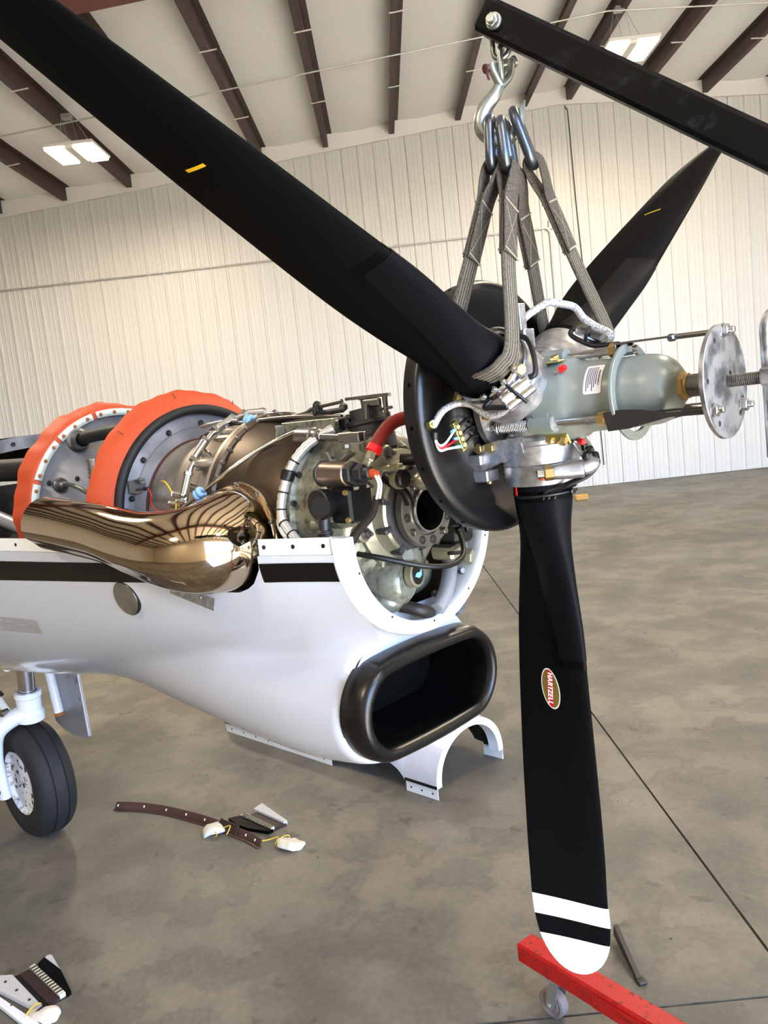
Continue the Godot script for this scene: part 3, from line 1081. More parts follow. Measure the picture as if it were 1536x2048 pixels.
func engine() -> void:
	var en := airplane
	var T0 := turned(0)
	var m := mb()
	# reduction gearbox
	m.lathe([Vector2(-0.205, 0.14), Vector2(-0.203, 0.186), Vector2(-0.186, 0.188), Vector2(-0.182, 0.178), Vector2(-0.165, 0.173), Vector2(-0.13, 0.168), Vector2(-0.1, 0.153), Vector2(-0.083, 0.134), Vector2(-0.074, 0.112), Vector2(-0.07, 0.08)], T0, 64)
	# cast ribs, bosses and lower swellings
	for k in 10:
		var a := 0.35 + k * TAU / 10
		m.cyl(V(-0.15, SHAFT + 0.163 * cos(a), 0.163 * sin(a)), V(-0.076, SHAFT + 0.118 * cos(a), 0.118 * sin(a)), 0.016, 0.011, 10)
	m.ball(V(-0.1, SHAFT - 0.12, 0.02), V(0.075, 0.05, 0.07))
	m.ball(V(-0.14, SHAFT - 0.15, -0.05), V(0.06, 0.05, 0.08))
	m.box(V(0.085, 0.085, 0.06), Transform3D(Basis(), V(-0.105, SHAFT + 0.03, 0.14)), 0.015)
	m.box(V(0.07, 0.04, 0.05), Transform3D(Basis(), V(-0.09, SHAFT + 0.085, 0.125)), 0.012)
	part("gearbox", m, M.gearbox_paint, en)
	for k in 20:
		m = mb()
		var a := k * TAU / 20 + 0.1
		m.hex(V(-0.184, SHAFT + 0.182 * cos(a), 0.182 * sin(a)), V(-0.176, SHAFT + 0.182 * cos(a), 0.182 * sin(a)), 0.006)
		part("rim_bolt", m, M.dark_steel, en)
	# nose cover and propeller shaft
	m = mb()
	m.lathe([Vector2(-0.08, 0.06), Vector2(-0.08, 0.119), Vector2(-0.066, 0.12), Vector2(-0.063, 0.116), Vector2(-0.056, 0.098), Vector2(-0.046, 0.092), Vector2(-0.034, 0.089), Vector2(-0.03, 0.084), Vector2(-0.03, 0.05)], T0, 48)
	for k in 8:
		var a := k * TAU / 8 + 0.25
		m.cyl(V(-0.085, SHAFT + 0.117 * cos(a), 0.117 * sin(a)), V(-0.06, SHAFT + 0.117 * cos(a), 0.117 * sin(a)), 0.019, 0.017, 14, 0.003)
	part("nose_cover", m, M.olive_cast, en)
	for k in 8:
		m = mb()
		var a := k * TAU / 8 + 0.25
		var c := V(-0.06, SHAFT + 0.117 * cos(a), 0.117 * sin(a))
		m.cyl(c, c + V(0.003, 0, 0), 0.012, -1, 14)
		m.hex(c + V(0.002, 0, 0), c + V(0.011, 0, 0), 0.0085)
		m.cyl(c + V(0.01, 0, 0), c + V(0.018, 0, 0), 0.0042, -1, 8)
		part("cover_nut", m, M.steel, en)
	m = mb()
	m.lathe([Vector2(-0.05, 0.04), Vector2(-0.05, 0.082), Vector2(-0.03, 0.083), Vector2(-0.026, 0.066), Vector2(-0.02, 0.066)], T0, 40)
	for k in 10:
		var a := k * TAU / 10
		m.box(V(0.03, 0.02, 0.012), Transform3D(Basis(Vector3.RIGHT, a), V(-0.04, SHAFT + 0.088 * cos(a), 0.088 * sin(a))), 0.003)
	part("seal_housing", m, M.cast_dark, en)
	m = mb()
	m.lathe([Vector2(-0.03, 0.05), Vector2(-0.02, 0.058), Vector2(-0.018, 0.0705), Vector2(-0.015, 0.0725), Vector2(-0.002, 0.0725), Vector2(0.0, 0.071), Vector2(0.0, 0.05), Vector2(-0.004, 0.048), Vector2(-0.004, 0.0445)], T0, 56, 0, TAU, 0.4)
	var shaft := part("propeller_shaft", m, M.shaft_steel, en)
	m = mb()
	m.lathe([Vector2(-0.004, 0.0445), Vector2(0.006, 0.0445), Vector2(0.008, 0.043), Vector2(0.008, 0.0405), Vector2(-0.03, 0.039)], T0, 48)
	part("pilot_ring", m, M.bright_steel, shaft)
	m = mb()
	m.lathe([Vector2(-0.029, 0.0391), Vector2(-0.08, 0.038), Vector2(-0.08, 0.0)], T0, 32)
	part("shaft_bore", m, M.inlet_inside, shaft)
	for k in 12:
		var a := k * TAU / 12 + 0.13
		var c := V(-0.0005, SHAFT + 0.0605 * cos(a), 0.0605 * sin(a))
		m = mb()
		if k % 3 == 1:
			m.cyl(c, c + V(0.012, 0, 0), 0.0075, 0.0065, 14, 0.001)
			part("dowel", m, M.steel, shaft)
		else:
			m.lathe([Vector2(0.0018, 0.0085), Vector2(0.0022, 0.0078), Vector2(0.0008, 0.0068), Vector2(0.0004, 0.0)], Transform3D(Basis(), c), 14)
			part("bolt_hole", m, M.dark_steel, shaft)
	# exhaust duct, gas generator case, shroud plate
	m = mb()
	m.lathe([Vector2(-0.425, 0.20), Vector2(-0.425, 0.2165), Vector2(-0.408, 0.2165), Vector2(-0.405, 0.209), Vector2(-0.36, 0.205), Vector2(-0.3, 0.196), Vector2(-0.25, 0.181), Vector2(-0.215, 0.164), Vector2(-0.2, 0.15)], T0, 72)
	# stub of the exhaust port, flaring out of the duct
	for s in [1, -1]:
		var pc := V(-0.33, 1.272, 0)
		m.lathe([Vector2(0.12, 0.135), Vector2(0.15, 0.118), Vector2(0.175, 0.106), Vector2(0.192, 0.1), Vector2(0.2, 0.099)], MB.along(pc, pc + V(0, 0.04 * s, s)), 40)
	part("exhaust_duct", m, M.hot_metal, en)
	for k in 40:
		m = mb()
		var a := k * TAU / 40
		m.cyl(V(-0.409, SHAFT + 0.2105 * cos(a), 0.2105 * sin(a)), V(-0.401, SHAFT + 0.2105 * cos(a), 0.2105 * sin(a)), 0.0056, 0.0048, 10, 0.0012)
		part("flange_bolt", m, M.steel, en)
	m = mb()
	m.lathe([Vector2(-0.74, 0.171), Vector2(-0.66, 0.176), Vector2(-0.6, 0.182), Vector2(-0.54, 0.187), Vector2(-0.5, 0.193), Vector2(-0.46, 0.2), Vector2(-0.44, 0.206), Vector2(-0.436, 0.2165), Vector2(-0.425, 0.2165)], T0, 72)
	for k in 9:
		var a := -1.6 + k * 0.5
		m.ball(V(-0.47, SHAFT + 0.2 * cos(a), 0.2 * sin(a)), V(0.05, 0.014, 0.03), 12)
	part("gas_generator_case", m, M.case_metal, en)
	m = mb()
	m.lathe([Vector2(-0.748, 0.26), Vector2(-0.742, 0.232), Vector2(-0.738, 0.205), Vector2(-0.735, 0.203), Vector2(-0.734, 0.174)], T0, 72, 0, TAU, 0.5)
	var shroud := part("shroud_plate", m, M.sheet_metal, en)
	m = mb()
	m.torus(V(-0.733, SHAFT, 0), V(1, 0, 0), 0.1735, 0.0028, 72, 6)
	part("seal_line", m, M.seal_red, shroud)
	for k in 9:
		m = mb()
		var a := -1.9 + k * 0.46
		var c := V(-0.737, SHAFT + 0.213 * cos(a), 0.213 * sin(a))
		m.cyl(c, c + V(0.007, 0, 0), 0.0075, 0.006, 10, 0.0015)
		part("shroud_screw", m, M.dark_steel, shroud)
	# front fire seal: orange flap over a black bead
	m = arc_band([Vector2(-0.735, 0.2585), Vector2(-0.742, 0.268), Vector2(-0.752, 0.28), Vector2(-0.768, 0.292), Vector2(-0.785, 0.299)], 150, -2.1, 2.1, 0.006, 34.0)
	var fs := part("fire_seal", m, M.orange_seal, airplane)
	m = mb()
	m.torus(V(-0.73, SHAFT, 0), V(1, 0, 0), 0.2475, 0.0115, 96, 10)
	part("seal_bead", m, M.rubber, fs)
	for k in 5:
		m = mb()
		var a := -1.1 + k * 0.62
		m.box(V(0.001, 0.036, 0.0015), Transform3D(Basis(Vector3.RIGHT, a) * Basis(Vector3.BACK, 0.45), V(-0.753, SHAFT + 0.279 * cos(a), 0.279 * sin(a))))
		part("seal_seam", m, M.seal_red, fs)
	# rear fire seal with pale clamp strips
	m = arc_band([Vector2(-1.135, 0.262), Vector2(-1.134, 0.281), Vector2(-1.14, 0.287), Vector2(-1.165, 0.293), Vector2(-1.195, 0.301)], 150, -2.1, 2.1, 0.009, 30.0)
	fs = part("fire_seal", m, M.orange_seal, airplane)
	for k in 7:
		var a0 := -1.62 + k * 0.47
		m = arc_band([Vector2(-1.136, 0.2605), Vector2(-1.131, 0.261), Vector2(-1.131, 0.28), Vector2(-1.136, 0.2805)], 14, a0, a0 + 0.425)
		part("clamp_strip", m, M.zinc_strip, fs)
	for k in 21:
		m = mb()
		var a := -1.56 + k * 0.157
		var c := V(-1.131, SHAFT + 0.2705 * cos(a), 0.2705 * sin(a))
		m.cyl(c, c + V(0.004, 0, 0), 0.0055, 0.0045, 10, 0.001)
		part("strip_screw", m, M.rust, fs)
	m = mb()
	m.lathe([Vector2(-1.15, 0.0), Vector2(-1.15, 0.262), Vector2(-1.138, 0.262), Vector2(-1.138, 0.262), Vector2(-1.138, 0.0)], T0, 64)
	var bh := part("rear_bulkhead", m, M.sheet_metal, airplane)
	for q in [[0.235, 0.62], [0.238, 1.15], [0.17, 0.95], [0.2, 1.48], [0.225, 1.82]]:
		m = mb()
		var c := V(-1.138, SHAFT + q[0] * cos(q[1]), q[0] * sin(q[1]))
		m.cyl(c, c + V(0.005, 0, 0), 0.0075, 0.006, 10, 0.0015)
		part("bulkhead_bolt", m, M.dark_steel, bh)
	# rear engine body between the seals
	m = mb()
	m.lathe([Vector2(-1.14, 0.12), Vector2(-1.05, 0.12), Vector2(-1.04, 0.16), Vector2(-0.95, 0.16), Vector2(-0.93, 0.14), Vector2(-0.75, 0.14)], T0, 36)
	part("accessory_case", m, M.cast_dark, en)
	# fitting and ribbed hose beside the exhaust end
	m = mb()
	var f0 := V(-1.13, 1.385, 0.19)
	m.cyl(f0 - V(0.008, 0, 0), f0 + V(0.004, 0, 0), 0.021, -1, 20, 0.003)
	m.ball(f0 + V(0.012, 0, 0), V(0.013, 0.013, 0.013))
	m.tube(smooth_path([f0 + V(0.014, 0, 0), f0 + V(0.07, 0.0, 0.004), f0 + V(0.14, -0.02, 0.0), f0 + V(0.2, -0.06, -0.02)]), 0.006, 8)
	part("hose_fitting", m, M.steel, bh)
	m = mb()
	var hp := []
	var hr := []
	for i in 60:
		hp.append(V(-0.93 + 0.02 * sin(i * 0.05), 1.45 - i * 0.005, 0.19 + 0.0005 * i))
		hr.append(0.017 if i % 2 else 0.0135)
	m.tube(hp, hr, 12)
	part("ribbed_hose", m, M.steel, bh)
	# black hoses
	m = mb()
	m.tube(smooth_path([V(-1.14, 1.5, 0.12), V(-1.09, 1.505, 0.115), V(-1.0, 1.51, 0.1), V(-0.8, 1.515, 0.09), V(-0.75, 1.515, 0.08)]), 0.017, 12)
	part("breather_hose", m, M.rubber, bh)
	m = mb()
	m.lathe([Vector2(0, 0.034), Vector2(0.004, 0.034), Vector2(0.01, 0.026), Vector2(0.03, 0.02)], Transform3D(Basis(), V(-1.138, 1.5, 0.12)), 20)
	part("hose_flange", m, M.steel, bh)
	m = mb()
	m.tube(smooth_path([V(-1.7, 1.40, 0.30), V(-1.5, 1.435, 0.27), V(-1.34, 1.435, 0.21), V(-1.16, 1.43, 0.14)]), 0.032, 14)
	part("rubber_duct", m, M.rubber, airplane)
	# engine mount truss and other things in the bay ahead of the firewall
	m = mb()
	m.cyl(V(-1.72, 1.42, 0.36), V(-1.2, 1.27, 0.26), 0.019, -1, 14)
	m.cyl(V(-1.72, 1.42, -0.36), V(-1.2, 1.27, -0.26), 0.019, -1, 14)
	m.cyl(V(-1.72, 1.05, 0.36), V(-1.16, 1.2, 0.26), 0.019, -1, 14)
	m.cyl(V(-1.72, 1.05, -0.36), V(-1.16, 1.2, -0.26), 0.019, -1, 14)
	part("engine_mount", m, M.grey_paint, airplane)
	m = mb()
	var yc := smooth_path([V(-1.7, 1.375, 0.34), V(-1.5, 1.33, 0.365), V(-1.34, 1.285, 0.36), V(-1.28, 1.2, 0.36), V(-1.26, 1.1, 0.35)])
	for k in 5:
		var off := V(0, 0.006 * cos(k * 1.3), 0.006 * sin(k * 1.3))
		var q := []
		for v in yc:
			q.append(v + off)
		m.tube(q, 0.0042, 6)
	part("tan_cable", m, M.cable_tan, airplane)
	m = mb()
	m.box(V(0.03, 0.028, 0.026), Transform3D(Basis(), V(-1.335, 1.278, 0.362)), 0.004)
	m.box(V(0.05, 0.06, 0.05), Transform3D(Basis(), V(-1.45, 1.37, 0.3)), 0.008)
	m.box(V(0.12, 0.1, 0.2), Transform3D(Basis(), V(-1.45, 1.2, 0.15)), 0.02)
	part("bay_fitting", m, M.dark_steel, airplane)
	m = mb()
	m.ball(V(-1.42, 1.278, 0.425), V(0.034, 0.04, 0.034))
	part("red_plug", m, M.red_cap, airplane)
	accessories(en)

func accessories(en: Node3D) -> void:
	var m: MB
	# propeller governor standing on the gearbox
	m = mb()
	var gx := -0.118
	m.lathe([Vector2(0, 0.052), Vector2(0.028, 0.05), Vector2(0.031, 0.041), Vector2(0.05, 0.039), Vector2(0.053, 0.044), Vector2(0.06, 0.044), Vector2(0.063, 0.034), Vector2(0.083, 0.033), Vector2(0.086, 0.0)], MB.along(V(gx, 1.418, 0.01), V(gx - 0.01, 1.52, 0.012)), 32)
	m.box(V(0.09, 0.03, 0.085), Transform3D(Basis(), V(gx, 1.415, 0.02)), 0.01)
	m.box(V(0.03, 0.035, 0.04), Transform3D(Basis(), V(gx - 0.045, 1.475, 0.025)), 0.006)
	part("governor", m, M.cast_dark, en)
	m = mb()
	m.lathe([Vector2(0, 0.018), Vector2(0.02, 0.018), Vector2(0.022, 0.022), Vector2(0.026, 0.022), Vector2(0.026, 0)], MB.along(V(gx + 0.005, 1.498, 0.01), V(gx + 0.004, 1.53, 0.011)), 20)
	m.extrude(PackedVector2Array([Vector2(-0.04, -0.024), Vector2(0.055, -0.018), Vector2(0.064, -0.008), Vector2(0.04, 0.026), Vector2(-0.01, 0.03), Vector2(-0.045, 0.01)]), 0.0, 0.006, Transform3D(Basis(V(1, 0, 0), V(0, 0, -1), V(0, 1, 0)), V(gx, 1.52, 0.01)))
	m.box(V(0.045, 0.016, 0.012), Transform3D(Basis(), V(gx + 0.03, 1.51, 0.03)), 0.003)
	m.cyl(V(gx + 0.058, 1.52, 0.022), V(gx + 0.06, 1.486, 0.024), 0.0055, 0.0045, 10)
	m.hex(V(gx + 0.06, 1.49, 0.024), V(gx + 0.061, 1.48, 0.024), 0.008)
	m.cyl(V(gx + 0.046, 1.496, 0.024), V(gx + 0.076, 1.498, 0.024), 0.003, -1, 8)
	m.hex(V(gx - 0.032, 1.508, 0.042), V(gx - 0.032, 1.508, 0.054), 0.008)
	m.cyl(V(gx + 0.023, 1.508, 0.04), V(gx + 0.023, 1.48, 0.042), 0.0045, -1, 8)
	part("governor_lever", m, M.steel, en)
	# control rods running aft
	m = mb()
	m.cyl(V(-0.6, 1.488, 0.06), V(-0.15, 1.503, 0.05), 0.0055, -1, 10)
	part("control_rod", m, M.dark_steel, en)
	m = mb()
	m.tube(smooth_path([V(-0.62, 1.476, 0.07), V(-0.52, 1.497, 0.065), V(-0.46, 1.499, 0.06), V(-0.3, 1.5, 0.06), V(-0.15, 1.49, 0.055)]), 0.0045, 8)
	part("control_rod", m, M.steel, en)
	m = mb()
	m.tube(smooth_path([V(-0.31, 1.5, 0.05), V(-0.26, 1.506, 0.05), V(-0.235, 1.513, 0.05), V(-0.19, 1.517, 0.05), V(-0.15, 1.52, 0.05)]), 0.0045, 8)
	part("control_rod", m, M.steel, en)
	m = mb()
	m.torus(V(-0.222, 1.505, 0.052), V(1, 0.05, 0), 0.009, 0.005, 16, 8)
	m.torus(V(-0.222, 1.516, 0.052), V(1, 0.05, 0), 0.006, 0.005, 16, 8)
	m.box(V(0.014, 0.02, 0.014), Transform3D(Basis(), V(-0.222, 1.512, 0.052)), 0.003)
	part("rod_clamp", m, M.black_plastic, en)
	m = mb()
	m.torus(V(-0.44, 1.501, 0.064), V(1, 0, 0), 0.0085, 0.006, 16, 8)
	m.torus(V(-0.43, 1.501, 0.064), V(1, 0, 0), 0.0085, 0.006, 16, 8)
	part("tube_clamp", m, M.blue_clamp, en)
	# mounting bracket plate with folded edge
	m = mb()
	m.extrude(PackedVector2Array([Vector2(-0.3, 1.482), Vector2(-0.285, 1.486), Vector2(-0.14, 1.486), Vector2(-0.145, 1.46), Vector2(-0.22, 1.42), Vector2(-0.262, 1.392), Vector2(-0.29, 1.385)]), 0.083, 0.087)
	m.box(V(0.16, 0.004, 0.05), Transform3D(Basis(), V(-0.22, 1.487, 0.062)), 0.001)
	m.box(V(0.004, 0.1, 0.03), Transform3D(Basis(Vector3.BACK, -0.08), V(-0.297, 1.435, 0.094)), 0.001)
	var br := part("bracket", m, M.gearbox_paint, en)
	for q in [Vector2(-0.28, 1.46), Vector2(-0.275, 1.43), Vector2(-0.268, 1.405), Vector2(-0.24, 1.43), Vector2(-0.25, 1.475), Vector2(-0.215, 1.475)]:
		m = mb()
		m.hex(V(q.x, q.y, 0.086), V(q.x, q.y, 0.092), 0.006)
		part("bracket_bolt", m, M.steel, br)
	# linear actuator with a forked end
	m = mb()
	m.cyl(V(-0.215, 1.458, 0.115), V(-0.165, 1.457, 0.118), 0.019, -1, 18, 0.003)
	m.cyl(V(-0.166, 1.457, 0.118), V(-0.15, 1.456, 0.119), 0.016, -1, 18, 0.003)
	m.cyl(V(-0.15, 1.456, 0.119), V(-0.145, 1.456, 0.119), 0.012, -1, 18)
	part("actuator_body", m, M.steel, en)
	m = mb()
	m.cyl(V(-0.146, 1.456, 0.119), V(-0.07, 1.452, 0.123), 0.0075, -1, 12)
	m.box(V(0.04, 0.018, 0.005), Transform3D(Basis(), V(-0.05, 1.451, 0.132)), 0.001)
	m.box(V(0.04, 0.018, 0.005), Transform3D(Basis(), V(-0.05, 1.451, 0.116)), 0.001)
	m.box(V(0.02, 0.018, 0.02), Transform3D(Basis(), V(-0.075, 1.452, 0.124)), 0.002)
	m.hex(V(-0.075, 1.44, 0.124), V(-0.075, 1.431, 0.124), 0.008)
	part("actuator_rod", m, M.steel, en)
	m = mb()
	m.cyl(V(-0.12, 1.44, 0.115), V(-0.11, 1.415, 0.13), 0.005, -1, 8)
	m.box(V(0.012, 0.04, 0.016), Transform3D(Basis(Vector3.BACK, 0.5), V(-0.112, 1.41, 0.13)), 0.003)
	m.cyl(V(-0.118, 1.39, 0.13), V(-0.06, 1.425, 0.12), 0.007, 0.006, 10)
	m.hex(V(-0.13, 1.392, 0.135), V(-0.115, 1.392, 0.14), 0.008)
	part("linkage", m, M.steel, en)
	# steel canister (sensor) lying along the gearbox
	m = mb()
	var c0 := V(-0.098, 1.39, 0.165)
	var c1 := V(-0.026, 1.388, 0.165)
	m.lathe([Vector2(-0.012, 0), Vector2(-0.012, 0.019), Vector2(-0.004, 0.021), Vector2(0, 0.021), Vector2(0.002, 0.0225), Vector2(0.066, 0.0225), Vector2(0.068, 0.02)], MB.along(c0, c1), 28)
	part("canister", m, M.canister_metal, en, "brown steel canister")
	m = mb()
	m.torus(V(-0.1, 1.39, 0.165), V(1, -0.06, 0), 0.021, 0.004, 24, 8)
	part("canister_ring", m, M.dark_steel, en)
	m = mb()
	m.hex(c1 - V(0.004, 0, 0), c1 + V(0.012, 0, 0), 0.023)
	m.hex(c1 + V(0.012, 0, 0), c1 + V(0.032, 0, -0.002), 0.017)
	m.cyl(c1 + V(0.03, 0, -0.002), c1 + V(0.048, 0, -0.003), 0.012, -1, 14, 0.002)
	part("canister_fitting", m, M.dark_steel, en)
	m = mb()
	m.cyl(c1 + V(0.046, 0.0, -0.003), c1 + V(0.064, -0.004, -0.002), 0.009, 0.007, 12, 0.002)
	part("orange_plug", m, M.orange_seal, en)
	for s in [-1, 1]:
		m = mb()
		m.tube(smooth_path([c1 + V(0.062, -0.004, 0.003 * s), c1 + V(0.068, -0.02, 0.003 * s), c1 + V(0.06, -0.045, 0.004 * s)]), 0.0025, 6)
		part("lead", m, M.white_wire, en)
	# brown wrapped harness hanging to the lip
	m = mb()
	m.tube(smooth_path([V(0.03, 1.345, 0.165), V(0.01, 1.315, 0.16), V(-0.02, 1.285, 0.17), V(-0.045, 1.255, 0.18), V(-0.07, 1.235, 0.19)]), smooth_num([0.006, 0.0075, 0.008, 0.009, 0.011]), 10)
	part("brown_harness", m, M.brown_sleeve, en)
	# red hose over the gearbox
	m = mb()
	m.tube(smooth_path([V(0.0, 1.425, 0.13), V(0.006, 1.45, 0.11), V(0.014, 1.47, 0.085), V(0.028, 1.475, 0.055), V(0.04, 1.46, 0.02)]), 0.0125, 14)
	part("red_hose", m, M.red_hose, en)
	m = mb()
	m.cyl(V(-0.001, 1.421, 0.132), V(0.002, 1.434, 0.123), 0.0145, -1, 16, 0.002)
	part("hose_clamp", m, M.red_cap, en)
	m = mb()
	m.hex(V(-0.004, 1.408, 0.14), V(-0.001, 1.424, 0.131), 0.0095)
	m.tube(smooth_path([V(-0.004, 1.41, 0.139), V(-0.012, 1.398, 0.143), V(-0.03, 1.392, 0.14)]), 0.009, 10)
	part("hose_elbow", m, M.olive_cast, en)
	m = mb()
	m.cyl(V(0.03, 1.418, 0.06), V(0.055, 1.424, 0.035), 0.017, -1, 16, 0.003)
	m.hex(V(0.028, 1.418, 0.062), V(0.036, 1.42, 0.054), 0.02)
	part("union_fitting", m, M.bright_steel, en)
	m = mb()
	m.box(V(0.09, 0.008, 0.016), Transform3D(Basis(Vector3.BACK, 0.1), V(0.0, 1.39, 0.11)), 0.002)
	m.ball(V(0.02, 1.366, 0.09), V(0.02, 0.018, 0.02))
	m.ball(V(0.05, 1.36, 0.06), V(0.02, 0.018, 0.02))
	m.hex(V(-0.055, 1.43, 0.1), V(-0.04, 1.432, 0.105), 0.011)
	m.hex(V(-0.035, 1.432, 0.1), V(-0.02, 1.434, 0.105), 0.014)
	part("brace_link", m, M.olive_cast, en)
	m = mb()
	m.cyl(V(0.03, 1.37, 0.1), V(0.045, 1.368, 0.1), 0.017, -1, 16, 0.003)
	m.tube(smooth_path([V(0.0, 1.4, 0.06), V(0.05, 1.395, 0.03), V(0.08, 1.38, -0.02)]), 0.011, 10)
	m.tube(smooth_path([V(-0.02, 1.37, 0.09), V(0.02, 1.345, 0.085), V(0.03, 1.32, 0.08)]), 0.009, 10)
	part("dark_plumbing", m, M.black_plastic, en)
	# black sensor box with a round head
	m = mb()
	m.box(V(0.055, 0.064, 0.06), Transform3D(Basis(), V(-0.052, 1.331, 0.148)), 0.005)
	m.cyl(V(-0.09, 1.335, 0.18), V(-0.066, 1.335, 0.212), 0.018, -1, 20)
	m.lathe([Vector2(0, 0.026), Vector2(0.02, 0.0295), Vector2(0.024, 0.0295), Vector2(0.026, 0.027), Vector2(0.026, 0.008), Vector2(0.022, 0.0075), Vector2(0.022, 0)], MB.along(V(-0.083, 1.337, 0.178), V(-0.083, 1.337, 0.23)), 30)
	part("pressure_switch", m, M.black_plastic, en)
	for s in [-1, 1]:
		m = mb()
		m.hex(V(-0.032, 1.331 + s * 0.025, 0.176), V(-0.03, 1.331 + s * 0.025, 0.184), 0.0055)
		part("switch_bolt", m, M.brass, en)
	m = mb()
	m.cyl(V(-0.083, 1.315, 0.193), V(-0.083, 1.288, 0.193), 0.0115, -1, 14)
	m.cyl(V(-0.083, 1.29, 0.193), V(-0.083, 1.25, 0.193), 0.0135, -1, 16, 0.002)
	m.torus(V(-0.083, 1.284, 0.193), V(0, 1, 0), 0.0125, 0.003, 20, 6)
	part("switch_fitting", m, M.dark_steel, en)
	# white taped harness down the rear rim
	m = mb()
	var hp := smooth_path([V(-0.13, 1.47, 0.1), V(-0.165, 1.445, 0.135), V(-0.185, 1.415, 0.16), V(-0.195, 1.385, 0.175), V(-0.2, 1.345, 0.19), V(-0.198, 1.31, 0.197), V(-0.175, 1.285, 0.2), V(-0.145, 1.262, 0.203)])
	var hr := []
	for i in hp.size():
		hr.append(0.0088 + 0.0012 * (i % 2))
	m.tube(hp, hr, 10)
	m.tube(smooth_path([V(-0.2, 1.318, 0.196), V(-0.205, 1.3, 0.198), V(-0.19, 1.278, 0.2), V(-0.165, 1.262, 0.2)]), 0.007, 8)
	part("taped_harness", m, M.foil_tape, en)
	m = mb()
	m.cyl(V(-0.192, 1.4, 0.17), V(-0.196, 1.38, 0.176), 0.014, -1, 16, 0.002)
	part("harness_clamp", m, M.black_plastic, en)
	for k in 6:
		var v: Vector3 = hp[12 + k * 5]
		var dd: Vector3 = (hp[13 + k * 5] - v).normalized()
		m = mb()
		m.torus(v, dd, 0.0098, 0.0016, 14, 5)
		part("harness_tie", m, M.rubber, en)
	# thin bright pipe curving over the exhaust duct
	m = mb()
	m.tube(smooth_path([V(-0.24, 1.47, 0.1), V(-0.28, 1.458, 0.115), V(-0.32, 1.436, 0.15), V(-0.36, 1.405, 0.19), V(-0.42, 1.362, 0.225), V(-0.47, 1.335, 0.24), V(-0.52, 1.31, 0.22)]), 0.0042, 8)
	part("sense_pipe", m, M.bright_steel, en)
	m = mb()
	m.torus(V(-0.415, 1.366, 0.226), V(1, 0.7, -0.4), 0.0085, 0.0055, 16, 8)
	m.torus(V(-0.424, 1.36, 0.228), V(1, 0.7, -0.4), 0.0085, 0.0055, 16, 8)
	part("tube_clamp", m, M.blue_clamp, en)
	m = mb()
	m.cyl(V(-0.4, 1.352, 0.23), V(-0.385, 1.352, 0.235), 0.009, -1, 12, 0.002)
	part("clamp_bolt", m, M.black_plastic, en)
	# fuel manifold: nipples and short pipes following the case
	m = mb()
	var mp := []
	for k in 16:
		var a := -1.3 + k * 0.21
		mp.append(V(-0.5, SHAFT + 0.221 * cos(a), 0.221 * sin(a)))
	m.tube(mp, 0.0055, 8)
	for k in 8:
		var a := -1.2 + k * 0.4
		var u := V(0, cos(a), sin(a))
		var w := V(0, -sin(a), cos(a))
		var c := V(-0.5, SHAFT, 0) + u * 0.221
		m.cyl(c - w * 0.024, c + w * 0.024, 0.0095, -1, 12, 0.002)
		m.hex(c - w * 0.032, c - w * 0.023, 0.0105)
		m.hex(c + w * 0.023, c + w * 0.032, 0.0105)
		m.cyl(c - u * 0.03, c + u * 0.002, 0.011, 0.009, 12)
	part("fuel_manifold", m, M.bright_steel, en)
	for k in 8:
		m = mb()
		var a := -1.0 + k * 0.4
		var u := V(0, cos(a), sin(a))
		m.box(V(0.05, 0.003, 0.012), Transform3D(Basis(Vector3.RIGHT, a), V(-0.465, SHAFT, 0) + u * 0.213), 0.001)
		part("manifold_bracket", m, M.steel, en)
	# drain pipe at the top, probe with red wire, yellow lockwires
	m = mb()
	m.tube(smooth_path([V(-0.6, 1.5, 0.08), V(-0.56, 1.503, 0.08), V(-0.52, 1.506, 0.075), V(-0.47, 1.505, 0.07)]), 0.004, 8)
	m.tube(smooth_path([V(-0.62, 1.5, 0.06), V(-0.56, 1.488, 0.09), V(-0.52, 1.483, 0.1)]), 0.003, 8)
	part("drain_pipe", m, M.bright_steel, en)
	m = mb()
	m.cyl(V(-0.705, 1.372, 0.207), V(-0.655, 1.375, 0.215), 0.0042, -1, 10)
	m.box(V(0.004, 0.03, 0.045), Transform3D(Basis(), V(-0.732, 1.378, 0.19)), 0.001)
	m.box(V(0.03, 0.004, 0.012), Transform3D(Basis(), V(-0.72, 1.392, 0.19)), 0.001)
	m.box(V(0.03, 0.004, 0.012), Transform3D(Basis(), V(-0.72, 1.362, 0.2)), 0.001)
	m.cyl(V(-0.732, 1.39, 0.18), V(-0.718, 1.39, 0.182), 0.008, -1, 12)
	part("probe", m, M.steel, en)
	m = mb()
	m.cyl(V(-0.657, 1.375, 0.214), V(-0.635, 1.376, 0.218), 0.005, 0.004, 10)
	part("probe_tip", m, M.black_plastic, en)
	m = mb()
	m.tube(smooth_path([V(-0.635, 1.376, 0.218), V(-0.62, 1.36, 0.222), V(-0.62, 1.34, 0.225), V(-0.59, 1.325, 0.228), V(-0.54, 1.33, 0.235)]), 0.0016, 6)
	m.torus(V(-0.545, 1.305, 0.24), V(0.3, 0.2, 1), 0.014, 0.0016, 20, 5)
	part("red_lockwire", m, M.red_wire, en)
	m = mb()
	m.tube(smooth_path([V(-0.57, 1.39, 0.222), V(-0.55, 1.39, 0.225), V(-0.53, 1.372, 0.226), V(-0.52, 1.36, 0.23)]), 0.0016, 6)
	m.tube(smooth_path([V(-0.5, 1.35, 0.235), V(-0.5, 1.33, 0.24), V(-0.54, 1.31, 0.242), V(-0.53, 1.29, 0.242), V(-0.52, 1.285, 0.24)]), 0.0016, 6)
	part("yellow_lockwire", m, M.yellow, en)
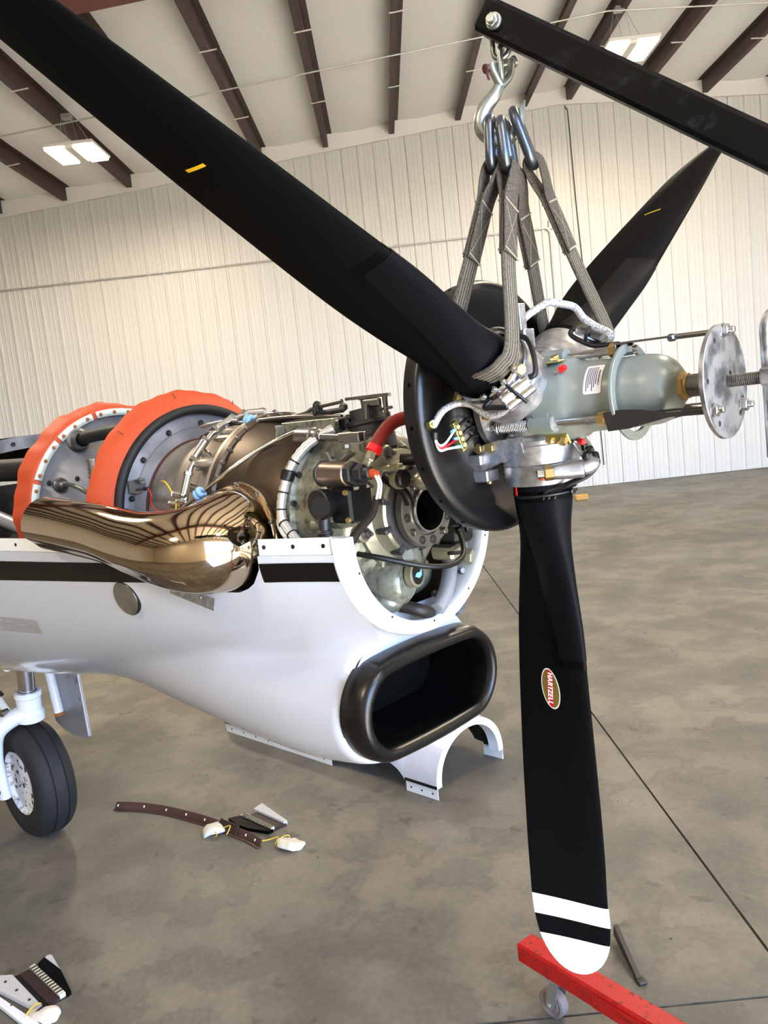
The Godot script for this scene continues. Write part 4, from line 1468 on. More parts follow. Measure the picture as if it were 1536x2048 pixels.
	for q in [V(-0.49, 1.36, 0.228), V(-0.475, 1.345, 0.23), V(-0.5, 1.34, 0.234)]:
		m = mb()
		m.hex(q, q + V(-0.02, 0.004, 0.006), 0.0065)
		m.cyl(q + V(0.004, 0, 0), q + V(0.016, -0.002, 0.0), 0.004, -1, 8)
		part("nipple", m, M.bright_steel, en)
	# lower gearbox: chip-detector housing with a round badge, leads, right-hand accessories
	m = mb()
	m.lathe([Vector2(0, 0.034), Vector2(0.02, 0.044), Vector2(0.09, 0.046), Vector2(0.11, 0.042), Vector2(0.12, 0.032), Vector2(0.122, 0)], MB.along(V(-0.15, 1.155, 0.065), V(-0.03, 1.16, 0.04)), 28)
	m.ball(V(-0.09, 1.125, 0.06), V(0.05, 0.03, 0.04))
	m.box(V(0.06, 0.05, 0.05), Transform3D(Basis(Vector3.BACK, 0.3), V(-0.05, 1.205, 0.02)), 0.015)
	part("oil_housing", m, M.gearbox_paint, en)
	var bc := V(-0.018, 1.175, 0.033)
	var bd := V(0.96, 0.06, -0.16).normalized()
	m = mb()
	m.lathe([Vector2(-0.01, 0.025), Vector2(0.004, 0.025), Vector2(0.005, 0.023), Vector2(0.005, 0.0)], MB.along(bc, bc + bd), 28)
	var badge := part("round_badge", m, M.olive_cast, en)
	m = mb()
	m.lathe([Vector2(0.0055, 0.02), Vector2(0.006, 0.019), Vector2(0.006, 0.0)], MB.along(bc, bc + bd), 24)
	part("badge_centre", m, M.black_plastic, badge)
	m = mb()
	m.extrude(PackedVector2Array([Vector2(-0.012, -0.002), Vector2(-0.004, 0.004), Vector2(0.006, 0.003), Vector2(0.014, 0.009), Vector2(0.012, -0.004), Vector2(0.002, -0.008)]), 0, 0.0004, Transform3D(MB.along(bc, bc + bd).basis * Basis(V(0, 0, -1), V(0, 1, 0), V(1, 0, 0)), bc + bd * 0.0062))
	part("badge_bird", m, M.blue_sleeve, badge)
	m = mb()
	m.tube(smooth_path([V(-0.06, 1.235, 0.14), V(-0.02, 1.225, 0.12), V(0.03, 1.2, 0.06), V(0.045, 1.19, 0.0), V(0.03, 1.2, -0.06), V(0.0, 1.235, -0.09)]), 0.0055, 8)
	m.tube(smooth_path([V(0.0, 1.2, -0.05), V(0.0, 1.195, -0.1), V(-0.03, 1.21, -0.13)]), 0.004, 8)
	part("black_lead", m, M.wire_black, en)
	m = mb()
	m.box(V(0.08, 0.07, 0.06), Transform3D(Basis(), V(-0.06, 1.24, -0.135)), 0.008)
	m.box(V(0.05, 0.035, 0.05), Transform3D(Basis(), V(-0.03, 1.265, -0.12)), 0.006)
	for k in 4:
		m.box(V(0.014, 0.014, 0.02), Transform3D(Basis(), V(-0.015, 1.235 + 0.01 * (k % 2), -0.11 - 0.014 * k)), 0.003)
	part("connector_box", m, M.black_plastic, en)
	m = mb()
	m.box(V(0.06, 0.028, 0.06), Transform3D(Basis(Vector3.RIGHT, 0.2), V(-0.06, 1.19, -0.125)), 0.006)
	m.cyl(V(-0.09, 1.18, -0.12), V(-0.03, 1.175, -0.14), 0.013, -1, 14, 0.002)
	m.hex(V(-0.03, 1.175, -0.14), V(-0.015, 1.173, -0.145), 0.016)
	part("valve_body", m, M.olive_cast, en)
	m = mb()
	m.tube(smooth_path([V(-0.02, 1.09, -0.02), V(-0.03, 1.11, -0.06), V(-0.06, 1.15, -0.12), V(-0.1, 1.2, -0.17)]), 0.016, 10)
	part("drain_duct", m, M.grey_paint, en)
	m = mb()
	m.tube(smooth_path([V(-0.06, 1.11, 0.04), V(-0.03, 1.1, 0.02), V(-0.03, 1.085, -0.01), V(-0.06, 1.075, -0.03)]), 0.013, 10)
	part("oily_hose", m, M.brown_sleeve, en)
	for q in [V(-0.05, 1.125, -0.105), V(-0.05, 1.14, -0.14), V(-0.06, 1.11, -0.06), V(-0.06, 1.17, -0.17)]:
		m = mb()
		m.hex(q, q + V(0.012, 0.004, 0.004), 0.007)
		part("clip_nut", m, M.steel, en)

func exhaust() -> void:
	var en := Node3D.new()
	en.name = "exhaust_stack"
	airplane.add_child(en)
	var m := mb()
	# port flange rings
	var pc := V(-0.33, 1.272, 0.19)
	var pd := V(0, 0.04, 1)
	m.lathe([Vector2(0, 0.1), Vector2(0.0, 0.109), Vector2(0.004, 0.11), Vector2(0.01, 0.108), Vector2(0.014, 0.101), Vector2(0.02, 0.1), Vector2(0.024, 0.104), Vector2(0.03, 0.103), Vector2(0.036, 0.097)], MB.along(pc, pc + pd), 56, 0, TAU, 0.7)
	part("port_flange", m, M.exhaust_seam, en)
	for k in 10:
		m = mb()
		var a := k * TAU / 10 + 0.3
		var c := pc + V(0.106 * cos(a), 0.106 * sin(a), 0.004)
		m.cyl(c, c + V(0, 0, 0.008), 0.0045, -1, 8, 0.001)
		part("port_bolt", m, M.steel, en)
	# the pipe: out of the port, round the elbow and aft along the flank
	var path := [V(-0.33, 1.274, 0.205), V(-0.316, 1.27, 0.24), V(-0.303, 1.264, 0.28), V(-0.308, 1.262, 0.32), V(-0.355, 1.267, 0.356), V(-0.435, 1.28, 0.376), V(-0.54, 1.298, 0.384), V(-0.66, 1.309, 0.388), V(-0.8, 1.316, 0.386)]
	var rad := [0.1, 0.1, 0.098, 0.094, 0.083, 0.072, 0.066, 0.065, 0.066]
	var pp := smooth_path(path, 7)
	var rr := smooth_num(rad, 7)
	m = mb()
	var rings := []
	var n := pp.size()
	for i in n:
		var d: Vector3 = (pp[mini(i + 1, n - 1)] - pp[maxi(i - 1, 0)]).normalized()
		var up := (Vector3.UP - d * d.y).normalized()
		var side := d.cross(up)
		var oval := smoothstep(0.2, 0.6, float(i) / n)
		var row := PackedVector3Array()
		for j in 48:
			var a := TAU * j / 48
			var cu := cos(a)
			var su := sin(a)
			var k := lerpf(1.0, 1.0 - 0.16 * pow(absf(sin(a * 2)), 2.0) * (1.0 if cu < 0.2 else 0.0), oval)
			row.append(pp[i] + (up * (cu if cu > 0 else cu * lerpf(1.0, 0.84, smoothstep(0.05, 0.4, float(i) / n))) + side * su * lerpf(1.0, 0.92, oval)) * rr[i] * k)
		rings.append(row)
	m.smooth()
	m.loft(rings)
	# rolled end and inside
	var last: PackedVector3Array = rings[n - 1]
	var c := Vector3.ZERO
	for v in last:
		c += v
	c /= last.size()
	var r2 := PackedVector3Array()
	var r3 := PackedVector3Array()
	for v in last:
		r2.append(c + (v - c) * 0.97 + V(-0.002, 0, 0))
		r3.append(c + (v - c) * 0.96 + V(0.2, -0.012, 0))
	m.smooth()
	m.loft([last, r2, r3])
	part("pipe", m, M.exhaust_gold, en)
	# weld seam along the outer side
	m = mb()
	var sp := []
	for i in range(14, n):
		sp.append(rings[i][12].lerp(rings[i][13], 0.5))
	m.tube(sp, 0.0016, 6)
	part("weld_seam", m, M.exhaust_seam, en)

func nose_gear() -> void:
	var ng := Node3D.new()
	ng.name = "nose_gear"
	airplane.add_child(ng)
	var m := mb()
	m.cyl(V(-2.06, 0.95, 0), V(-2.1, 0.56, 0), 0.031, -1, 28)
	part("chrome_strut", m, M.polished, ng)
	m = mb()
	m.lathe([Vector2(0, 0.034), Vector2(0.0, 0.048), Vector2(0.02, 0.05), Vector2(0.026, 0.045), Vector2(0.075, 0.045), Vector2(0.085, 0.052), Vector2(0.115, 0.052), Vector2(0.12, 0.045), Vector2(0.12, 0)], MB.along(V(-2.097, 0.585, 0), V(-2.11, 0.46, 0.0)), 30)
	m.tube(smooth_path([V(-2.1, 0.5, 0.0), V(-2.13, 0.488, 0.06), V(-2.155, 0.445, 0.115), V(-2.165, 0.36, 0.128), V(-2.165, 0.27, 0.125), V(-2.16, 0.19, 0.12)]), smooth_num([0.04, 0.042, 0.04, 0.034, 0.03, 0.028]), 16, false, true, 0.75, V(1, 0, 0.01))
	part("fork", m, M.gear_white, ng)
	m = mb()
	m.cyl(V(-2.45, 0.66, 0.05), V(-2.145, 0.52, 0.07), 0.014, -1, 12)
	m.cyl(V(-2.42, 0.83, 0.03), V(-2.1, 0.71, 0.045), 0.018, -1, 12)
	m.cyl(V(-2.3, 0.75, 0.04), V(-2.12, 0.69, 0.045), 0.022, -1, 12)
	part("torque_link", m, M.gear_white, ng)
	m = mb()
	m.cyl(V(-2.14, 0.518, 0.065), V(-2.135, 0.516, 0.095), 0.014, -1, 14, 0.002)
	part("link_pin", m, M.steel, ng)
	m = mb()
	m.cyl(V(-2.16, 0.225, 0.12), V(-2.16, 0.225, 0.165), 0.016, -1, 14, 0.002)
	part("axle_nut", m, M.steel, ng)
	m = mb()
	m.tube(smooth_path([V(-2.4, 0.66, 0.09), V(-2.25, 0.63, 0.09), V(-2.16, 0.58, 0.07)]), 0.008, 8)
	part("brake_hose", m, M.rubber, ng)
	m = mb()
	m.cyl(V(-2.215, 0.613, 0.083), V(-2.185, 0.597, 0.076), 0.0095, -1, 10, 0.001)
	part("hose_label", m, M.yellow, ng)
	# tire and wheel, turning about z
	var tw := Transform3D(Basis(V(0, 0, 1), V(0, 1, 0), V(-1, 0, 0)), V(-2.157, 0.2255, 0))
	m = mb()
	var prof := [Vector2(-0.045, 0.112), Vector2(-0.064, 0.128), Vector2(-0.076, 0.155), Vector2(-0.077, 0.178), Vector2(-0.068, 0.2), Vector2(-0.053, 0.2145)]
	for g in [-0.024, 0.024]:
		prof += [Vector2(g - 0.005, 0.2245 - absf(g) * 0.05), Vector2(g - 0.003, 0.2175), Vector2(g + 0.003, 0.2175), Vector2(g + 0.005, 0.2245 - absf(g) * 0.05)]
	prof += [Vector2(0.053, 0.2145), Vector2(0.068, 0.2), Vector2(0.077, 0.178), Vector2(0.076, 0.155), Vector2(0.064, 0.128), Vector2(0.045, 0.112)]
	m.lathe(prof, tw, 72, 0, TAU, 0.9)
	part("tire", m, M.tire, ng)
	m = mb()
	m.lathe([Vector2(-0.05, 0.0), Vector2(-0.05, 0.11), Vector2(-0.066, 0.125), Vector2(-0.06, 0.118), Vector2(0.06, 0.118), Vector2(0.068, 0.125), Vector2(0.07, 0.116), Vector2(0.058, 0.1), Vector2(0.066, 0.094), Vector2(0.1, 0.088), Vector2(0.106, 0.08), Vector2(0.106, 0.0)], Transform3D(tw.basis * Basis(Vector3.UP, PI), tw.origin), 40)
	part("wheel_hub", m, M.wheel_chipped, ng)
	# door hanging below the belly, its inner face this way
	m = mb()
	m.extrude(PackedVector2Array([Vector2(-2.17, 0.74), Vector2(-1.87, 0.74), Vector2(-1.845, 0.42), Vector2(-1.88, 0.402), Vector2(-1.98, 0.395), Vector2(-2.06, 0.4), Vector2(-2.13, 0.425)]), -0.106, -0.1)
	var door := part("gear_door", m, M.grey_paint, airplane)
	m = mb()
	m.cyl(V(-2.1, 0.73, -0.085), V(-2.045, 0.475, -0.085), 0.018, -1, 14, 0.002)
	part("door_tube", m, M.gear_white, door)
	m = mb()
	m.cyl(V(-2.046, 0.48, -0.085), V(-2.043, 0.465, -0.085), 0.0185, -1, 14, 0.002)
	part("tube_end", m, M.rust, door)
	for q in [Vector2(-1.9, 0.64), Vector2(-1.89, 0.53)]:
		m = mb()
		m.ball(V(q.x, q.y, -0.1), V(0.02, 0.03, 0.01), 12)
		part("door_bump", m, M.grey_paint, door)
	m = mb()
	m.cyl(V(-1.872, 0.74, -0.098), V(-1.848, 0.42, -0.098), 0.006, -1, 8)
	part("door_stiffener", m, M.grey_paint, door)

# ---------------------------------------------------------------- the propeller
# local axes: x along the propeller's axis (forward), y up, z towards the side seen here
const ROLL := -2.08
const CHORD_L := [[0.08, 0.05], [0.16, 0.046], [0.22, 0.041], [0.3, 0.046], [0.4, 0.052], [0.5, 0.051], [0.7, 0.049], [0.8, 0.047], [0.9, 0.043], [1.1, 0.043]]
const CHORD_T := [[0.08, -0.052], [0.12, -0.057], [0.16, -0.066], [0.22, -0.074], [0.3, -0.088], [0.4, -0.097], [0.5, -0.1], [0.7, -0.102], [0.8, -0.102], [0.9, -0.101], [1.1, -0.1]]
const THICK := [[0.08, 0.05], [0.13, 0.049], [0.17, 0.043], [0.22, 0.034], [0.3, 0.024], [0.5, 0.0145], [0.7, 0.0105], [0.9, 0.007], [1.05, 0.004]]
const TIP := 1.042

# a point of the blade skin: r out along the blade, u 0..1 round the section from the leading edge
func blade_point(r: float, a: float, off := 0.0) -> Vector3:
	var le := curve(CHORD_L, r)
	var te := curve(CHORD_T, r)
	var mid := (le + te) / 2
	var half := (le - te) / 2
	if r > 0.9:
		var q: float = clampf((r - 0.9) / (TIP - 0.9), 0, 1)
		half *= sqrt(maxf(0.0, 1.0 - pow(q, 2.6)))
		mid += 0.006 * q
	var g := deg_to_rad(-2.68 - 42.65 * (r - 0.7) + 7.2 * (r - 0.7) * (r - 0.7))
	var th := curve(THICK, r)
	if r > 0.95:
		th *= sqrt(maxf(0.0, 1.0 - pow((r - 0.95) / (TIP - 0.95), 2.0)))
	var foil := smoothstep(0.15, 0.34, r)
	var c := cos(a)
	var s := sin(a)
	var camber := 0.06 * foil * half * (1 - c * c)
	var n := s * lerpf(1.0, 0.68 + 0.32 * c, foil) * th - camber
	var cc := V(cos(g), 0, sin(g))
	var nn := V(-sin(g), 0, cos(g))
	var p := V(0, -r, 0) + cc * (mid + half * c) + nn * n
	if off > 0:
		var out := cc * (c * th * 1.2) + nn * (s * half)
		p += out.normalized() * off
	return p

func blade_rows(rs: Array, a0: float, a1: float, n: int, off := 0.0, slide = null) -> Array:
	var rows := []
	for r in rs:
		var row := PackedVector3Array()
		for j in n:
			var b0 := a0
			var b1 := a1
			if slide != null:
				var w: Vector2 = slide.call(r)
				b0 = w.x
				b1 = w.y
			row.append(blade_point(r, lerpf(b0, b1, float(j) / (n - 1)), off))
		rows.append(row)
	return rows

func span(a: float, b: float, n: int) -> Array:
	var o := []
	for i in n + 1:
		o.append(lerpf(a, b, float(i) / n))
	return o

# the angle round the section whose chordwise place is c metres ahead of the pitch axis
func angle_of(r: float, c: float) -> float:
	var le := curve(CHORD_L, r)
	var te := curve(CHORD_T, r)
	return acos(clampf((c - (le + te) / 2) / ((le - te) / 2), -1, 1))

func make_blade(parent: Node3D, index: int) -> Node3D:
	var rs := span(0.115, 0.34, 16) + span(0.36, 0.92, 24) + [0.94, 0.96, 0.975, 0.99, 1.003, 1.014, 1.024, 1.031, 1.036, 1.039, 1.041, TIP - 0.0003]
	var m := mb()
	m.smooth()
	m.loft(blade_rows(rs, 0, TAU, 49).map(func(row): return row.slice(0, 48)))
	var b := part("blade", m, M.blade_black, parent)
	# round root below the hub socket
	m = mb()
	m.lathe([Vector2(0.09, 0.05), Vector2(0.128, 0.05), Vector2(0.13, 0.052), Vector2(0.145, 0.052)], Transform3D(Basis(V(0, -1, 0), V(1, 0, 0), V(0, 0, 1)), Vector3.ZERO), 36)
	part("root_band", m, M.boot_black, b)
	# heated boot wrapped round the leading edge, on a slightly wider glossy border
	var edge := func(r: float) -> Vector2:
		var a := angle_of(r, lerpf(-0.026, 0.005, clampf((r - 0.175) / 0.265, -0.2, 1.2)))
		return Vector2(-a, a)
	var wide := func(r: float) -> Vector2:
		var a := angle_of(r, lerpf(-0.03, -0.008, clampf((r - 0.175) / 0.28, -0.2, 1.2)))
		return Vector2(-a, a)
	m = mb()
	m.smooth()
	m.loft(blade_rows(span(0.16, 0.456, 22), 0, 0, 30, 0.0005, wide), false)
	part("boot_border", m, M.gloss_black, b)
	m = mb()
	m.smooth()
	m.loft(blade_rows(span(0.162, 0.44, 22), 0, 0, 30, 0.0014, edge), false)
	part("deice_boot", m, M.boot_black, b)
	# white bands at the tip
	m = mb()
	m.smooth()
	m.loft(blade_rows(span(0.9, 0.938, 4), 0, PI, 25, 0.0004), false)
	part("tip_stripe", m, M.paint_white, b)
	m = mb()
	m.smooth()
	m.loft(blade_rows([0.974, 0.985, 0.998, 1.01, 1.02, 1.029, 1.035, 1.039, 1.041, TIP - 0.0002], 0, PI, 25, 0.0005), false)
	part("tip_stripe", m, M.paint_white, b)
	# yellow station mark on the other face
	m = mb()
	m.smooth()
	m.loft(blade_rows([0.6775, 0.6825], -angle_of(0.68, -0.051), -angle_of(0.68, -0.014), 6, 0.0006), false)
	part("station_mark", m, M.yellow, b)
	decal(b)
	if index:
		b.rotation.x = -deg_to_rad(ROLL + 120.0 * index)
	return b

func decal(b: Node3D) -> void:
	# oval maker's plate: white rim, gold field, red band with white capitals running along the blade

	var put := func(u0: float, v0: float, lift: float) -> Vector3:    # u along the blade, v towards the leading edge, metres from the middle
		var u := u0 * cos(0.12) - v0 * sin(0.12)
		var v := u0 * sin(0.12) + v0 * cos(0.12)
		var r := 0.5005 + u
		return blade_point(r, angle_of(r, -0.0255 + v), 0.0) + V(0, 0, lift)
	var oval := func(A: float, B: float, lift: float, cut) -> MB:
		var m := mb()
		m.smooth()
		var n := 48
		for i in 12:
			for j in n:
				var q := []
				for e in [[i, j], [i + 1, j], [i + 1, j + 1], [i, j + 1]]:
					var rr: float = e[0] / 12.0
					var t: float = TAU * e[1] / n
					var uv := Vector2(A * rr * cos(t), B * rr * sin(t))
					if cut != null:
						uv = cut.call(uv)
					q.append(put.call(uv.x, uv.y, lift))
				m.quad(q[0], q[1], q[2], q[3])
		return m
	var o := part("maker_decal", oval.call(0.037, 0.0205, 0.0006, null), M.paint_white, b)
	o.set_meta("label", "oval maker's decal reading HARTZELL")
	part("decal_field", oval.call(0.0345, 0.0182, 0.0009, null), M.decal_gold, b)
	var band := func(p: Vector2) -> Vector2:
		var tilt := Vector2(cos(0.2), -sin(0.2))
		var nrm := Vector2(sin(0.2), cos(0.2))
		var d := clampf(p.dot(nrm), -0.0068, 0.0062)
		var q := tilt * p.dot(tilt) + nrm * d
		var k := sqrt(pow(q.x / 0.0344, 2.0) + pow(q.y / 0.0181, 2.0))
		return q if k <= 1.0 else q / k
	part("decal_band", oval.call(0.0345, 0.0182, 0.0012, band), M.decal_red, b)
	var tm := TextMesh.new()
	var f := SystemFont.new()
	f.font_names = PackedStringArray(["Droid Sans"])
	f.font_weight = 700
	tm.font = f
	tm.text = "HARTZELL"
	tm.font_size = 32
	tm.pixel_size = 0.0003
	tm.depth = 0.0004
	var put_text := func(tm2: TextMesh, length: float, at: Vector2, angle: float, squash: float, material: Material, called: String) -> void:
		var bx := tm2.get_aabb()
		var arr := tm2.get_mesh_arrays()
		var vs: PackedVector3Array = arr[Mesh.ARRAY_VERTEX]
		var k := length / bx.size.x
		var c := bx.get_center()
		for i in vs.size():
			var q := Vector2((vs[i].x - c.x) * k, (vs[i].y - c.y) * k * squash).rotated(angle)
			vs[i] = put.call(at.x + q.x, at.y + q.y, 0.0015 + 0.0002 * signf(vs[i].z))
		var nr: PackedVector3Array = arr[Mesh.ARRAY_NORMAL]
		for i in nr.size():
			nr[i] = V(0.1, 0, 1).normalized()
		var am := ArrayMesh.new()
		var ar2 := []
		ar2.resize(Mesh.ARRAY_MAX)
		ar2[Mesh.ARRAY_VERTEX] = vs
		ar2[Mesh.ARRAY_NORMAL] = nr
		ar2[Mesh.ARRAY_INDEX] = arr[Mesh.ARRAY_INDEX]
		am.add_surface_from_arrays(Mesh.PRIMITIVE_TRIANGLES, ar2)
		part(called, am, material, b)
	put_text.call(tm, 0.058, Vector2(0.0, 0.0), -0.2, 1.15, M.paint_white, "decal_lettering")

func about(i: int) -> Basis:          # turns parts made for the lowest blade to blade i
	return Basis(Vector3.RIGHT, -deg_to_rad(ROLL + 120.0 * i))

func build_propeller() -> void:
	prop = thing("propeller", "three-bladed black propeller with aluminium hub hanging from the grey slings ahead of the engine", "propeller", V(0.254, 1.480, -1.396))
	prop.basis = Basis(Vector3.UP, -deg_to_rad(42.74)) * Basis(Vector3.BACK, deg_to_rad(0.69))
	for i in 3:
		make_blade(prop, i)
	var I := Transform3D()
	var m := mb()
	# hub: round middle and three sockets
	m.lathe([Vector2(-0.075, 0.0), Vector2(-0.075, 0.08), Vector2(-0.062, 0.082), Vector2(-0.058, 0.062), Vector2(-0.05, 0.052), Vector2(-0.03, 0.056), Vector2(0.0, 0.057), Vector2(0.015, 0.054), Vector2(0.02, 0.05), Vector2(0.02, 0.0)], I, 56)
	for i in 3:
		var down := about(i) * V(0, -1, 0)
		m.lathe([Vector2(0.02, 0.045), Vector2(0.05, 0.052), Vector2(0.0565, 0.0605), Vector2(0.06, 0.0635), Vector2(0.128, 0.0635), Vector2(0.133, 0.0615), Vector2(0.134, 0.053)], MB.along(V(-0.006, 0, 0), V(-0.006, 0, 0) + down), 56, 0, TAU, 0.5)
	part("hub", m, M.aluminium, prop, "polished aluminium hub")
	for k in 8:
		m = mb()
		var a := k * TAU / 8 + 0.2
		m.hex(V(-0.062, 0.073 * cos(a), 0.073 * sin(a)), V(-0.052, 0.073 * cos(a), 0.073 * sin(a)), 0.0065)
		part("hub_bolt", m, M.brass, prop)
	# split clamps with their lugs and bolts
	for i in 3:
		var R := Transform3D(about(i), Vector3.ZERO)
		m = mb()
		m.lathe([Vector2(0.066, 0.0636), Vector2(0.068, 0.0655), Vector2(0.098, 0.0655), Vector2(0.1, 0.0636)], MB.along(V(-0.006, 0, 0), V(-0.006, 0, 0) + R * V(0, -1, 0)), 48)
		if i != 1:
			m.cyl(R * V(0.045, -0.112, 0.05), R * V(0.085, -0.112, 0.02), 0.0125, 0.015, 18, 0.002)
			m.tube(smooth_path([R * V(0.083, -0.112, 0.02), R * V(0.094, -0.106, 0.008), R * V(0.083, -0.09, 0.0), R * V(0.07, -0.068, 0.0)]), 0.0125, 14)
		var cl := part("clamp", m, M.aluminium, prop)
		if i != 1:
			m = mb()
			m.hex(R * V(0.034, -0.112, 0.058), R * V(0.047, -0.112, 0.0485), 0.013)
			part("clamp_nut", m, M.brass, cl)
			m = mb()
			m.cyl(R * V(0.024, -0.112, 0.0655), R * V(0.036, -0.112, 0.0565), 0.0085, -1, 16, 0.002)
			part("clamp_stud", m, M.bright_steel, cl)
			m = mb()
			m.box(V(0.008, 0.004, 0.006), Transform3D(R.basis, R * V(0.032, -0.1205, 0.062)), 0.001)
			part("torque_paint", m, M.orange_seal, cl)
		# red grease caps and a small bolt
		for q in [[V(0.072, -0.068, 0.012), V(0.09, -0.07, 0.02)], [V(-0.072, -0.095, 0.0), V(-0.09, -0.095, 0.003)]]:
			m = mb()
			m.cyl(R * q[0], R * (q[0].lerp(q[1], 0.5)), 0.0035, -1, 10)
			part("grease_fitting", m, M.bright_steel, cl)
			m = mb()
			m.cyl(R * (q[0].lerp(q[1], 0.4)), R * q[1], 0.0055, 0.005, 12, 0.001)
			part("red_cap", m, M.red_cap, cl)
		m = mb()
		m.hex(R * V(-0.07, -0.124, 0.0), R * V(-0.083, -0.124, 0.004), 0.0075)
		part("side_bolt", m, M.steel, cl)
	# counterweight arms: bar with stacked plates beside each socket
	for i in 3:
		var R := Transform3D(about(i), Vector3.ZERO)
		m = mb()
		m.extrude(PackedVector2Array([Vector2(-0.118, -0.092), Vector2(-0.118, -0.078), Vector2(-0.085, -0.075), Vector2(-0.08, -0.06), Vector2(-0.055, -0.054), Vector2(0.0, -0.05), Vector2(0.005, -0.075), Vector2(-0.05, -0.092), Vector2(-0.085, -0.104), Vector2(-0.112, -0.104)]), 0.05, 0.066, R)
		var cw := part("counterweight_arm", m, M.aluminium, prop)
		m = mb()
		m.box(V(0.052, 0.018, 0.05), Transform3D(R.basis, R * V(-0.1, -0.083, 0.052)), 0.002)
		m.box(V(0.042, 0.02, 0.036), Transform3D(R.basis, R * V(-0.092, -0.112, 0.05)), 0.002)
		part("counterweight", m, M.machined, cw)
		m = mb()
		for s in [-1, 1]:
			m.hex(R * V(-0.07 + s * 0.012, -0.064, 0.064), R * V(-0.07 + s * 0.012, -0.064, 0.073), 0.0085)
			m.cyl(R * V(-0.092 + s * 0.011, -0.12, 0.05), R * V(-0.092 + s * 0.011, -0.127, 0.05), 0.005, -1, 10)
		part("counterweight_bolt", m, M.brass, cw)
	# grey cylinder with its dome, lugs for the three rods
	m = mb()
	m.lathe([Vector2(0.012, 0.0), Vector2(0.012, 0.062), Vector2(0.016, 0.066), Vector2(0.03, 0.067), Vector2(0.075, 0.0665), Vector2(0.084, 0.0635), Vector2(0.094, 0.057), Vector2(0.11, 0.0555), Vector2(0.13, 0.0555), Vector2(0.132, 0.0545), Vector2(0.2, 0.0535), Vector2(0.214, 0.052), Vector2(0.226, 0.048), Vector2(0.236, 0.0415), Vector2(0.243, 0.033), Vector2(0.247, 0.022), Vector2(0.249, 0.0)], I, 72, 0, TAU, 1.0)
	var cyl := part("pitch_cylinder", m, M.grey_green, prop, "grey-green painted pitch-change cylinder")
	for i in 3:
		m = mb()
		var d := about(i) * V(0, 0.066, 0)
		var t := Transform3D(Basis(V(0, 0, -1), V(0, 1, 0), V(1, 0, 0)), Vector3.ZERO)
		m.lathe([Vector2(0.02, 0.0), Vector2(0.02, 0.013), Vector2(0.022, 0.0145), Vector2(0.064, 0.0145), Vector2(0.066, 0.013), Vector2(0.066, 0.0)], Transform3D(Basis(), d), 28)
		m.box(V(0.042, 0.026, 0.046), Transform3D(about(i), V(0.043, 0, 0) + about(i) * V(0, 0.055, 0)), 0.008)
		part("rod_lug", m, M.grey_green, cyl)
	for i in 3:
		m = mb()
		m.box(V(0.05, 0.004, 0.02), Transform3D(about(i), V(0.05, 0, 0) + about(i) * V(0, 0.062, 0.034)), 0.0015)
		part("lock_plate", m, M.gold_pin, cyl)
	m = mb()
	for i in 3:
		for s in [-1, 1]:
			m.hex(V(0.05 + s * 0.013, 0, 0) + about(i) * V(0, 0.062, 0.034), V(0.05 + s * 0.013, 0, 0) + about(i) * V(0, 0.071, 0.037), 0.008)
	part("lock_bolt", m, M.brass, cyl)
	# warning label bent round the cylinder
	m = mb()
	var lab := func(x0: float, x1: float, a0: float, a1: float, r: float, mm: MB) -> void:
		var rings := []
		for x in [x0, x1]:
			var row := PackedVector3Array()
			for j in 13:
				var a: float = lerpf(a0, a1, j / 12.0)
				row.append(V(x, r * cos(a), r * sin(a)))
			rings.append(row)
		mm.smooth()
		mm.loft(rings, false)
	lab.call(0.1185, 0.1455, 0.62, 1.5, 0.0562, m)
	lab.call(0.117, 0.147, 0.65, 1.47, 0.0561, m)
	part("warning_label", m, M.paint_white, cyl, "white warning label with a red heading")
	m = mb()
	for k in 6:
		lab.call(0.1215 + k * 0.0032, 0.1228 + k * 0.0032, 0.7, 1.42 - 0.09 * (k % 3), 0.0565, m)
	part("label_lines", m, M.ink, cyl)
	var tm := TextMesh.new()
	var f := SystemFont.new()
	f.font_names = PackedStringArray(["Droid Sans"])
	f.font_weight = 700
	tm.font = f
	tm.text = "WARNING"
	tm.font_size = 24
	tm.pixel_size = 0.0002
	tm.depth = 0.0002
	var bx := tm.get_aabb()
	var arr := tm.get_mesh_arrays()
	var vs: PackedVector3Array = arr[Mesh.ARRAY_VERTEX]
	var nr: PackedVector3Array = arr[Mesh.ARRAY_NORMAL]
	for i in vs.size():
		var q := (vs[i] - bx.get_center()) * (0.026 / bx.size.x)
		var a := 1.05 + q.x / 0.0565
		vs[i] = V(0.1425 + q.y * 0.8, 0.0566 * cos(a), 0.0566 * sin(a))
		nr[i] = V(0, cos(a), sin(a))
	var ar2 := []
	ar2.resize(Mesh.ARRAY_MAX)
	ar2[Mesh.ARRAY_VERTEX] = vs
	ar2[Mesh.ARRAY_NORMAL] = nr
	ar2[Mesh.ARRAY_INDEX] = arr[Mesh.ARRAY_INDEX]
	var am := ArrayMesh.new()
	am.add_surface_from_arrays(Mesh.PRIMITIVE_TRIANGLES, ar2)
	part("label_heading", am, M.decal_red, cyl)
	# feedback rods with springs, nuts and the ring that joins them
	for i in 3:
		var d := about(i) * V(0, 0.066, 0)
		m = mb()
		m.cyl(d + V(-0.1, 0, 0), d + V(0.012, 0, 0), 0.0055, -1, 14)
		m.cyl(d + V(0.064, 0, 0), d + V(0.118, 0, 0), 0.0065, -1, 14)
		m.cyl(d + V(0.116, 0, 0), d + V(0.126, 0, 0), 0.0072, -1, 8)
		m.cyl(d + V(0.126, 0, 0), d + V(0.142, 0, 0), 0.0068, -1, 14)
		m.cyl(d + V(0.152, 0, 0), d + V(0.176, 0, 0), 0.0068, -1, 14)
		var rod := part("feedback_rod", m, M.bright_steel, prop)
		m = mb()
